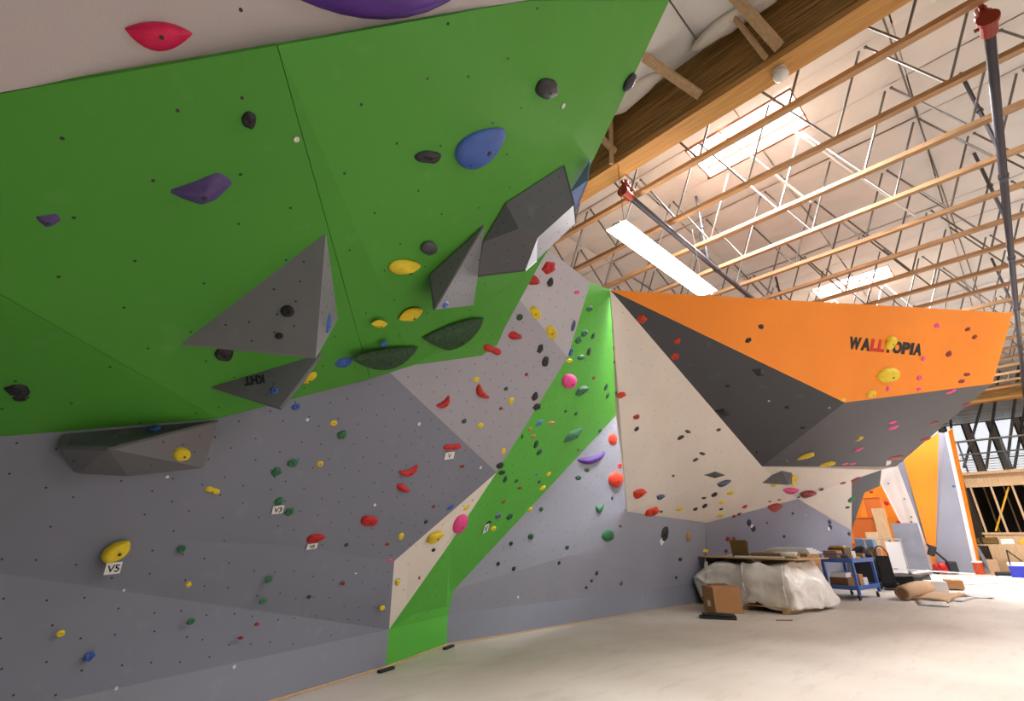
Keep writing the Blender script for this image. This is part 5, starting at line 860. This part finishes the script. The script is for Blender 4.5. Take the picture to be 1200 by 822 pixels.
fixture(2.0, 5.0, -4.0, 6.1, 'added unseen strip light over the open floor behind the camera', 110)  # unseen fixture added to light the hall from behind
fixture(12, 15, -4.0, 6.1, 'added unseen strip light over the open floor to the right of the prow', 130)  # also out of view, added for light on the prow side
fixture(19, 22, -1.8, 6.1, 'added unseen strip light over the far open floor', 260)  # another unseen lamp, added to brighten the far end

# ------------------------------------------------------------------ far end
tag(MB().box((47, -1, 5), (.2, 30, 10)).build('wall_far', M['wallw']), kind='structure')
for i, (y, z0, z1, wd) in enumerate(((3.4, 5.2, 9.0, .9), (2.1, 5.2, 9.0, .9), (.8, 5.2, 9.0, .9), (-.5, 5.2, 9.0, .9), (-1.8, 5.2, 9.0, .9), (-3.1, 5.2, 9.0, .9))):
    root = empty('window_%d' % (i + 1), (46.85, y, (z0 + z1) / 2), kind='structure'); h = z1 - z0
    MB().box((0, 0, 0), (.02, wd, h)).build('pane', M['glass'], root)
    for s in (-1, 1): MB().box((-.05, s * wd / 2, 0), (.14, .1, h)).build('frame_bar', M['frame'], root)
    for q in (-.5, -.17, .17, .5): MB().box((-.05, 0, q * h), (.12, wd, .08)).build('frame_bar', M['frame'], root)
tag(MB().box((-7.1, -1, 5), (.2, 26, 10)).build('wall_left', M['wallw']), kind='structure')
tag(MB().box((20, -13.1, 5), (54.4, .2, 10)).build('wall_right', M['wallw']), kind='structure')
tag(MB().box((20, 12.1, 5), (54.4, .2, 10)).build('wall_back', M['wallw']), kind='structure')
# timber framed mezzanine
mz = empty('mezzanine', (30, -3.2, 0), 0, 'timber framed upper floor with open studs at the far end of the hall', 'mezzanine')
def mzp(n, m, c, d, rot=(0, 0, 0), label=None):
    o = MB().box((c[0] - 30, c[1] + 3.2, c[2]), d, rot).build(n, M[m], mz)
    if label: tag(o, label)
    return o
mzp('deck', 'fir', (38, -3.2, 4.02), (16.4, 9.7, .12)); mzp('fascia_board', 'fir', (30, -3.2, 3.80), (.08, 9.7, .58)); mzp('top_plate', 'fir', (30.02, -3.2, 3.48), (.14, 9.7, .09)); mzp('sill_plate', 'fir', (30.02, -3.2, 1.50), (.14, 9.7, .09))
for i in range(14): mzp('stud', 'fir', (30.02, 1.50 - i * .66, 2.5), (.13, .07, 1.95))
for i in range(4): mzp('plywood_sheet', 'fir', (30.0, .39 - i * 2.44, .74), (.03, 2.42, 1.46))
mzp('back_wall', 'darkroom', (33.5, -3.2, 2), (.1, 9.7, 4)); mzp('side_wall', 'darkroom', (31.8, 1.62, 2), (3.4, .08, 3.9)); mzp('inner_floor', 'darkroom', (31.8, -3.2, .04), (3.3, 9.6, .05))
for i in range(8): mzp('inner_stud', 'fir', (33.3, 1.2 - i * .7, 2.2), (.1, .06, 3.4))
o = MB().bar((.12, 3.49, 3.4), (.12, 4.4, 1.6), .05, .06).build('diagonal_brace', M['yellowp'], mz)
rl = empty('railing', (30, -3.2, 4.1), 0, 'dark cable railing along the edge of the upper floor', 'railing')
MB().tube((0, 4.7, 1.38), (0, -4.8, 1.38), .04, 8).build('top_rail', M['steel'], rl); MB().box((0, -.05, .78), (.05, 9.5, .07)).build('mid_rail', M['frame'], rl)
for i in range(7): MB().box((0, 4.6 - i * 1.4, .68), (.07, .07, 1.36)).build('post', M['frame'], rl)
for i in range(6): MB().tube((0, 4.7, .08 + i * .11), (0, -4.8, .08 + i * .11), .012, 6).build('cable', M['steel'], rl)
for i, (a, b) in enumerate((((31.5, -.63, 8.9), (31.5, 1.57, 4.45)), ((32, -.88, 8.9), (32, .82, 4.4)), ((31.2, -1.59, 8.9), (31.2, .1, 4.4)), ((33, -1.97, 8.9), (33, -.1, 4.4)), ((34, 1.2, 8.9), (34, 2.12, 4.4)))):
    tag(MB().tube(a, b, .055, 8).build('steel_brace', M['frame']), 'dark leaning steel brace over the upper floor, %s from the left' % ['first', 'second', 'third', 'fourth', 'fifth'][[4, 0, 1, 2, 3].index(i)], 'brace', 'steel braces over the upper floor')
# workbench with clutter by the plywood
wbn = empty('workbench', (28.6, .9, 0), 0, 'low timber workbench shelf in front of the plywood wall', 'workbench')
MB().box((0, 0, 1.06), (.7, 2.6, .05)).build('top', M['fir'], wbn)
for s in (1.15, -1.15): MB().bar((-.25, s, 0), (-.25, s, 1.04), .09).build('leg', M['fir'], wbn); MB().bar((.25, s, 0), (.25, s, 1.04), .09).build('leg', M['fir'], wbn)
for i, (y, sx, h, m, n, lb) in enumerate(((1.05, .3, .22, 'olive', 'tool_bag', 'olive tool bag at the left end of the workbench'), (.6, .45, .26, 'olive', 'parts_bin', 'brown bin of parts on the workbench'), (.1, .4, .2, 'tin', 'white_sack', 'white sack lying on the workbench'), (-.45, .5, .16, 'yellowp', 'yellow_case', 'yellow tool case at the right of the workbench'))):
    o = MB().box((0, 0, h / 2), (.4, sx, h), bev=.03).sub(2).jitter(.03, 5, i).build(n, M[m], None, (28.5, .9 + y - .1, 1.085)); tag(o, lb, 'bag' if i in (0, 2) else 'case')

# ------------------------------------------------------------------ floor clutter
def carton(name, loc, d, rz, lb, m='kraft', group=None, lab=True, openf=False):
    root = empty(name, loc, rz, lb, 'box', group)
    MB().box((0, 0, d[2] / 2), d, bev=.006).build('body', M[m], root)
    MB().box((0, 0, d[2] + .001), (d[0] * 1.0, .05, .003)).build('tape_strip', M['tape'], root)
    MB().box((-d[0] / 2 - .002, 0, d[2] * .35), (.003, d[1] * .28, d[2] * .22)).build('shipping_label', M['card'], root) if lab else None
    if openf: MB().box((0, d[1] * .18, d[2] + .012), (d[0] * .7, d[1] * .35, .015), (.15, 0, 0)).build('flap', M['kraft2'], root)
    return root
carton('cardboard_box', (10.06, 4.60, 0), (.56, .42, .46), R(-36), 'brown cardboard box on the floor in front of the plastic-wrapped bundle', openf=True)
mt = empty('rubber_mat', (9.25, 4.36, 0), R(-60), 'folded black rubber mat on the floor in front of the cardboard box', 'mat')
MB().box((0, 0, .022), (.62, .30, .035), bev=.015).sub(2).jitter(.02, 5, 1).build('lower_fold', M['rubber'], mt, smooth=True); MB().box((.02, .01, .058), (.56, .25, .03), bev=.012).sub(2).jitter(.02, 5, 4).build('upper_fold', M['rubber'], mt, smooth=True)
# plastic wrapped bundle on a pallet
bd = empty('wrapped_bundle', (11.55, 4.35, 0), R(-8), 'bulky bundle wrapped in crinkled clear plastic on a low pallet', 'bundle')
def wrap_mesh():
    b = bmesh.new(); bmesh.ops.create_cube(b, size=1); bmesh.ops.subdivide_edges(b, edges=b.edges[:], cuts=22, use_grid_fill=True)
    for v in b.verts:
        p = v.co.copy(); r = Vector((p.x, p.y)); k = 1 - .22 * max(0, p.z + .1) ** 1 - .05 * (abs(p.x * 2) ** 6 * abs(p.y * 2) ** 6)
        q = Vector((p.x * 1.75 * k, p.y * 2.0 * k, p.z * .76))
        dn = noise.noise_vector(q * 1.8) * .17 + noise.noise_vector(q * 5) * .06
        fold = abs(noise.noise(Vector((q.x * 7, q.y * 7, q.z * 1.5)))) * .06
        q += dn * Vector((1, 1, .45)).length / 1.4 + Vector((p.x, p.y, 0)).normalized() * fold if (p.x or p.y) else Vector()
        v.co = q
        if v.co.z < -.42: v.co.z = -.42
    me = bpy.data.meshes.new('plastic_wrap'); b.to_mesh(me); b.free(); me.materials.append(M['plastic']); me.polygons.foreach_set('use_smooth', [True] * len(me.polygons)); return me
link('plastic_wrap', wrap_mesh(), bd, (0, 0, .47))
for i in range(5): MB().box((-.8 + i * .4, 0, .10), (.12, 1.9, .02)).build('pallet_board', M['fir'], bd)
for s in (-.8, 0, .8): MB().box((0, s, .045), (1.7, .09, .09)).build('pallet_runner', M['fir'], bd)
for i in range(3):
    pts = [(-.9 + .03 * i, -.9 + i * .8, .14), (-.93, -.9 + i * .8, .5), (-.84, -.9 + i * .8, .85)]
    MB().path(pts, .012, 6).build('wrap_fold', M['plastic'], bd, smooth=True)
tag(MB().box((0, 0, 0), (1.5, 2.2, .02)).build('plywood_board', M['ply'], None, (11.6, 4.35, .945), (0, 0, R(-8))), 'thin plywood board laid on top of the wrapped bundle', 'board')
def bx(name, loc, d, rz, lb, cat, m, bev=.01, tilt=0):
    return tag(MB().box((0, 0, d[2] / 2), d, (0, tilt, 0), bev=bev).build(name, M[m], None, loc, (0, 0, rz)), lb, cat)
ob = empty('cardboard_sheet', (11.15, 4.55, .957), R(-4), 'olive brown cardboard piece standing upright on the plywood board', 'cardboard')
MB().box((0, 0, .17), (.012, .36, .34), (0, R(-8), 0)).build('front_sheet', M['olive'], ob); MB().box((.05, 0, .16), (.012, .34, .32), (0, R(8), 0)).build('rear_sheet', M['olive'], ob)
bx('flat_box', (11.35, 4.05, .957), (.6, .55, .09), R(10), 'flat brown open box on the plywood board, right of the olive cardboard', 'box', 'kraft2')
bx('white_plank', (10.95, 4.1, .957), (.10, .95, .03), R(4), 'white plank lying along the front of the plywood board', 'plank', 'card')
rb = empty('rolled_cloth', (11.15, 3.62, .99), R(-14), 'rolled pale cloth at the right end of the plywood board', 'cloth roll')
MB().tube((0, -.22, .03), (0, .22, .03), .06, 12).sub(1).jitter(.02, 6).build('roll', M['batt'], rb, smooth=True); MB().tube((.02, -.24, .03), (.02, .24, .03), .03, 10).build('core', M['kraft'], rb)
for i in range(4): bx('white_sheet', (12.5 + .02 * i, 3.95, 1.02 + i * .028), (.5, 1.1 - .12 * i, .024), R(-14 + 5 * i), ['lowest of the white sheets stacked behind the bundle', 'second white sheet in the stack behind the bundle', 'third white sheet in the stack behind the bundle', 'topmost white sheet of the stack behind the bundle'][i], 'sheet', 'card', .004)
carton('cardboard_box', (13.2, 3.95, 0), (.6, .5, .5), R(-10), 'lowest cardboard box of the stack between the bundle and the cart')
carton('cardboard_box', (13.2, 3.95, .505), (.58, .46, .27), R(-4), 'middle cardboard box of the stack between the bundle and the cart')
carton('cardboard_box', (13.2, 3.96, .78), (.5, .55, .22), R(-14), 'top cardboard box of the stack between the bundle and the cart')
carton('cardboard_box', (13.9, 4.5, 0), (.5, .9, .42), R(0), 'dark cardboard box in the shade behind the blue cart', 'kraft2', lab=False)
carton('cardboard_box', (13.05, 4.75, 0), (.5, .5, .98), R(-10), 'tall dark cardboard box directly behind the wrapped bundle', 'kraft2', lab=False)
# blue service cart
ct = empty('utility_cart', (14.72, 3.42, 0), R(-6), 'blue plastic two-shelf utility cart on casters', 'cart')
for zz, n in ((.84, 'top_tray'), (.26, 'lower_tray')):
    mb = MB().box((0, 0, zz - .02), (1.35, .66, .03), bev=.01)
    for a, b in (((0, .33, zz), (1.38, .04, .09)), ((0, -.33, zz), (1.38, .04, .09)), ((.68, 0, zz), (.04, .68, .09)), ((-.68, 0, zz), (.04, .68, .09))): mb.box(a, b, bev=.01)
    mb.build(n, M['cartblue'], ct)
for sx in (-1, 1):
    for sy in (-1, 1):
        MB().bar((sx * .66, sy * .31, .12), (sx * .66, sy * .31, .85), .075, .055).build('leg', M['cartblue'], ct)
        cs = MB().tube((sx * .6, sy * .28 - .018, .055), (sx * .6, sy * .28 + .018, .055), .055, 16).build('caster', M['rubber'], ct)
        MB().box((sx * .6, sy * .28, .10), (.05, .05, .05)).build('caster_fork', M['chrome'], cs)
MB().tube((-.72, -.3, .9), (-.82, -.3, .98), .018, 8).tube((-.82, -.3, .98), (-.82, .3, .98), .018, 8).tube((-.82, .3, .98), (-.72, .3, .9), .018, 8).build('push_handle', M['cartblue'], ct)
cr, sr = math.cos(R(-6)), math.sin(R(-6))
def oncart(x, y): return 14.72 + x * cr - y * sr, 3.42 + x * sr + y * cr
items = [(-.45, .12, .85, (.34, .3, .2), 'kraft', 'open cardboard box of parts at the left end of the cart top'), (-.05, .1, .85, (.38, .36, .26), 'olive', 'tallest olive box on the cart top'), (-.1, .1, 1.112, (.3, .3, .05), 'tape', 'flat pale lid lying on the olive box'), (.3, .05, .85, (.26, .24, .18), 'tin', 'white carton at the middle right of the cart top'), (.55, -.1, .85, (.2, .22, .12), 'kraft', 'small tan box at the right end of the cart top'), (-.5, -.18, .85, (.2, .2, .1), 'kraft2', 'small dark box at the front left of the cart top'),
         (-.42, .05, .26, (.4, .4, .2), 'kraft2', 'dark box at the left on the lower cart shelf'), (.02, -.02, .26, (.3, .36, .26), 'kraft', 'brown box in the middle of the lower cart shelf'), (.38, .0, .26, (.24, .34, .17), 'tin', 'white box at the right on the lower cart shelf'), (-.44, .05, .465, (.36, .3, .1), 'card', 'white flat pack on the dark box in the lower shelf')]
for x, y, zz, d, m, lb in items:
    X, Y = oncart(x, y); root = empty('small_box', (X, Y, zz), R(random.uniform(-12, 6)), lb, 'box', 'boxes on the blue cart')
    MB().box((0, 0, d[2] / 2), d, bev=.006).build('body', M[m], root)
    MB().box((.02, .0, d[2] + .003), (d[0] * .6, d[1] * .5, .006), (0, 0, .2)).build('flap', M['tape'], root)
for x, y, c, lb in ((-.3, -.2, 'h_black', 'black hold lying at the front of the cart top'), (.1, -.22, 'h_yellow', 'small yellow hold lying at the front of the cart top'), (.35, -.22, 'h_charcoal', 'charcoal hold lying at the front right of the cart top')):
    X, Y = oncart(x, y); tag(link('loose_hold', hold_mesh('chunk', 2, M[c]), None, (X, Y, .852)), lb, 'climbing hold'); o = COL.objects[-1]; o.scale = (.07, .06, .06)

# dark items and sheets behind the cart
hd = empty('hand_truck', (17.5, 3.2, 0), R(15), 'dark upright hand truck standing behind the blue cart', 'hand truck')
for s in (-.2, .2): MB().path([(0, s, .12), (.05, s, 1.25), (.12, s * .5, 1.45)], .022, 8).build('rail', M['rubber'], hd)
for i in range(4): MB().tube((.02 + .01 * i, -.2, .3 + .28 * i), (.02 + .01 * i, .2, .3 + .28 * i), .016, 8).build('cross_bar', M['rubber'], hd)
MB().path([(.12, -.1, 1.45), (.14, 0, 1.5), (.12, .1, 1.45)], .022, 8).build('handle', M['rubber'], hd); MB().box((-.12, 0, .03), (.28, .42, .02)).build('toe_plate', M['rubber'], hd); MB().box((.0, 0, .7), (.05, .36, .9)).build('seat_pad', M['tarp'], hd)
for s in (-.26, .26): MB().tube((.08, s - .03, .12), (.08, s + .03, .12), .12, 16).build('wheel', M['rubber'], hd)
hd.scale = (.75, .75, .75)
bs = empty('duffel_pile', (18.2, 3.75, 0), 0, 'heap of black bags leaning behind the cart', 'bag')
MB().box((0, 0, .4), (.6, .6, .8), bev=.12).sub(2).jitter(.12, 2.4, 5).build('lower_bag', M['tarp'], bs, smooth=True); MB().ball((.05, .1, .9), (.3, .28, .18), 3).jitter(.1, 3, 2).build('upper_bag', M['tarp'], bs, smooth=True)
tag(MB().box((0, 0, 1.30), (.5, 1.0, .03)).box((0, -.45, .64), (.05, .05, 1.28)).box((0, .45, .64), (.05, .05, 1.28)).build('sawhorse_table', M['tin'], None, (19.2, 3.4, .0), (0, 0, R(10))), 'narrow white topped stand behind the black bags', 'stand')
tag(MB().box((0, 0, 0), (.02, .35, 1.5), (0, R(12), 0)).build('wood_strip', M['fir'], None, (20.3, 3.85, .78)), 'tan board leaning beside the black bags', 'board')
pl1 = MB().box((0, 0, 1.0), (.03, .85, 1.86), (0, R(9), 0)).build('leaning_sheet', M['board'], None, (25.2, 3.60, -.04)); tag(pl1, 'large grey metal sheet leaning against the far white panel', 'sheet')
tag(MB().box((0, 0, .62), (.03, .42, 1.2), (0, R(9), 0)).build('leaning_board', M['card'], None, (20.4, 3.35, .0)), 'narrow cream board leaning left of the grey sheet', 'board')
tag(MB().box((0, 0, .78), (.03, .10, 1.5), (0, R(9), R(4))).build('leaning_strip', M['rubber'], None, (20.6, 3.42, .0)), 'thin dark strip leaning between the cream board and grey sheet', 'strip')
# orange stacked boxes (climbing volumes not yet mounted)
for i, (y, u, z0, d, lb) in enumerate(((4.42, 21.2, 0, (.9, 1.0, 1.15), 'lowest orange painted box of the stack at the end of the cream wall'), (4.05, 21.3, 1.155, (.8, .8, .84), 'middle orange painted box of the stack with a pale lit top'), (3.72, 21.4, 2.0, (.5, .46, .66), 'topmost small orange painted box of the stack'))):
    root = empty('orange_box', (u, y, z0), 0, lb, 'box', 'orange painted boxes in a stack'); sx, sy, sz = d
    for n_, c, dd in (('side_panel', (-sx / 2, 0, sz / 2), (.02, sy, sz)), ('side_panel', (sx / 2, 0, sz / 2), (.02, sy, sz)), ('side_panel', (0, -sy / 2, sz / 2), (sx - .02, .02, sz)), ('side_panel', (0, sy / 2, sz / 2), (sx - .02, .02, sz)), ('top_panel', (0, 0, sz - .01), (sx + .06, sy + .06, .02))):
        MB().box(c, dd).build(n_, M['orangebox'], root)
tag(MB().box((0, 0, .65), (.03, .36, 1.3), (0, R(4), 0)).build('pale_plank', M['fir'], None, (20.7, 3.55, .98 - .0)), 'pale wooden plank standing against the orange boxes', 'plank')
bx('blue_bin', (20.0, 4.0, 1.02), (.5, .5, .30), 0, 'blue grey plastic bin on top of things behind the bags', 'bin', 'bluebin', .03)
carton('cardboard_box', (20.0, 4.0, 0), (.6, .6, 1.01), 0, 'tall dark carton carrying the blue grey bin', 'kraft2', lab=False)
# tarp covered box, floor planks, roll, small boxes
tag(MB().box((0, 0, .17), (1.3, .8, .34), bev=.06).sub(3).jitter(.07, 3, 8).build('tarp_heap', M['tarp'], None, (18.5, 2.92, .02), (0, 0, R(-10)), smooth=True), 'low heap under black tarpaulin right of the blue cart', 'tarp')
tag(MB().bar((17.9, 3.05, .52), (23.5, 1.9, .20), .16, .03).build('long_plank', M['card']), 'long white plank sloping from the cart towards the far floor', 'plank')
tag(MB().bar((17.9, 2.7, .43), (19.4, 2.5, .43), .05, .05).build('white_rod', M['tin']), 'short white rod on the tarp heap', 'rod')
tag(MB().bar((19.7, 2.3, .03), (25, -.4, .03), .04, .02).build('thin_batten', M['kraft']), 'thin brown batten lying across the far floor', 'batten')
for i in range(3): tag(MB().box((0, 0, .012), (7.0, .9, .02)).build('floor_sheet', M['white'], None, (23.2 + .2 * i, 1.7 - i * .95, .0 + .0), (0, 0, R(-14))), 'bright white sheet on the far floor, %s from the leaning grey sheet' % ['first', 'second', 'third'][i], 'floor sheet', 'white sheets on the far floor')
rp = empty('paper_roll', (15.9, 2.42, .02), R(-4), 'thick roll of brown kraft paper lying on the floor right of the cart', 'paper roll')
mb = MB().tube((-1.1, 0, .15), (1.2, 0, .15), .155, 20).sub(2).jitter(.05, 3, 3); mb.build('roll_body', M['paper'], rp, smooth=True); MB().tube((-1.17, 0, .15), (-1.1, 0, .15), .10, 16, .12).build('roll_end', M['kraft2'], rp)
MB().box((.1, -.42, .03), (2.0, .6, .05), bev=.01).sub(3).jitter(.05, 3, 6).build('loose_paper', M['paper'], rp, smooth=True)
rp.children[-1].location = (0, 0, .0)
tag(MB().box((0, 0, .14), (.5, .42, .28), bev=.01).build('white_carton', M['card'], None, (17.6, 2.22, 0.0), (0, 0, R(15))), 'white carton standing behind the kraft paper roll', 'box')
carton('cardboard_box', (18.9, 1.98, 0.03), (.55, .36, .22), R(12), 'small brown cardboard box at the right end of the kraft paper', lab=False)
for i, (x, y, rz) in enumerate(((14.6, 1.98, 10), (16.0, 1.75, -8), (17.2, 1.45, 14))):
    tag(MB().box((0, 0, .012), (1.1, .5, .012)).sub(4).jitter(.03, 4, i * 3).build('plastic_film', M['film'], None, (x, y, .012), (0, 0, R(rz)), smooth=True), 'crumpled grey plastic film on the floor, %s from the cart' % ['nearest', 'middle one', 'farthest'][i], 'plastic film', 'plastic film on the floor')
tag(MB().bar((9.75, 3.55, .008), (9.95, 3.35, .008), .03, .012).build('wood_scrap', M['kraft2']), 'tiny wood scrap on the open floor in front of the bundle', 'scrap')
# red machine, bucket, block, cooler
mw = empty('shop_machine', (26.4, 2.9, 0), R(20), 'red and black wheeled shop machine against the light grey panel', 'machine')
MB().box((0, .12, .2), (.4, .42, .34), bev=.08).build('red_body', M['redtool'], mw, smooth=True); MB().ball((-.15, .1, .3), (.16, .17, .13), 2).build('motor', M['redtool'], mw, smooth=True)
MB().box((.0, -.25, .25), (.35, .3, .45), (0, 0, 0), bev=.05).build('black_base', M['rubber'], mw); MB().path([(0, -.2, .4), (.05, .1, .8), (.05, .3, 1.1)], .04, 8).build('handle', M['rubber'], mw); MB().box((0, .22, .85), (.2, .22, .4), (R(25), 0, 0), bev=.04).build('upper_housing', M['rubber'], mw)
for s in (-.2, .2): MB().tube((s, .3, .08), (s + .04, .3, .08), .08, 14).build('wheel', M['rubber'], mw)
bk = empty('paint_bucket', (27.3, 1.98, 0), 0, 'orange bucket with a white lid on the far floor', 'bucket')
MB().tube((0, 0, 0), (0, 0, .42), .155, 24, .19).build('body', M['bucket'], bk, smooth=False); MB().tube((0, 0, .42), (0, 0, .48), .205, 24).build('lid', M['tin'], bk); MB().path([(-.19, -.05, .36), (-.21, -.0, .2), (-.2, .08, .1)], .006, 6).build('handle', M['chrome'], bk)
bx('upright_block', (27.2, 1.50, 0), (.12, .30, .55), 0, 'upright pinkish board block between the bucket and the cooler', 'block', 'paper')
tag(MB().box((0, 0, .5), (.08, .12, 1.0), (R(-12), 0, 0)).build('metal_strut', M['board'], None, (27.6, 1.72, 0)), 'grey strut standing behind the orange bucket', 'strut')
cl = empty('cooler', (25.75, .72, 0), R(0), 'blue cooler with a white lid and raised black handle', 'cooler')
MB().box((0, 0, .2), (.40, .62, .40), bev=.03).build('body', M['cooler'], cl); MB().box((0, 0, .46), (.42, .64, .12), bev=.03).build('lid', M['tin'], cl); MB().path([(-.2, .24, .42), (-.2, .2, .92), (-.2, -.1, .55)], .022, 8).build('handle', M['rubber'], cl)
bx('black_case', (26.6, 1.25, 0), (.4, .5, .14), 0, 'low black case on the floor beside the cooler', 'case', 'rubber', .03)

for x, y, rz, lb in ((3.14, 5.28, 15, 'black rubber shim at the foot of the left edge of the green kickboard'), (4.30, 5.72, 22, 'black rubber shim at the foot of the right edge of the green kickboard')):
    tag(MB().box((0, 0, .014), (.22, .05, .028), bev=.006).build('rubber_shim', M['rubber'], None, (x, y, 0), (0, 0, R(rz))), lb, 'shim', 'rubber shims at the green kickboard')
# hidden steel frame carrying the wall
struct_frame()
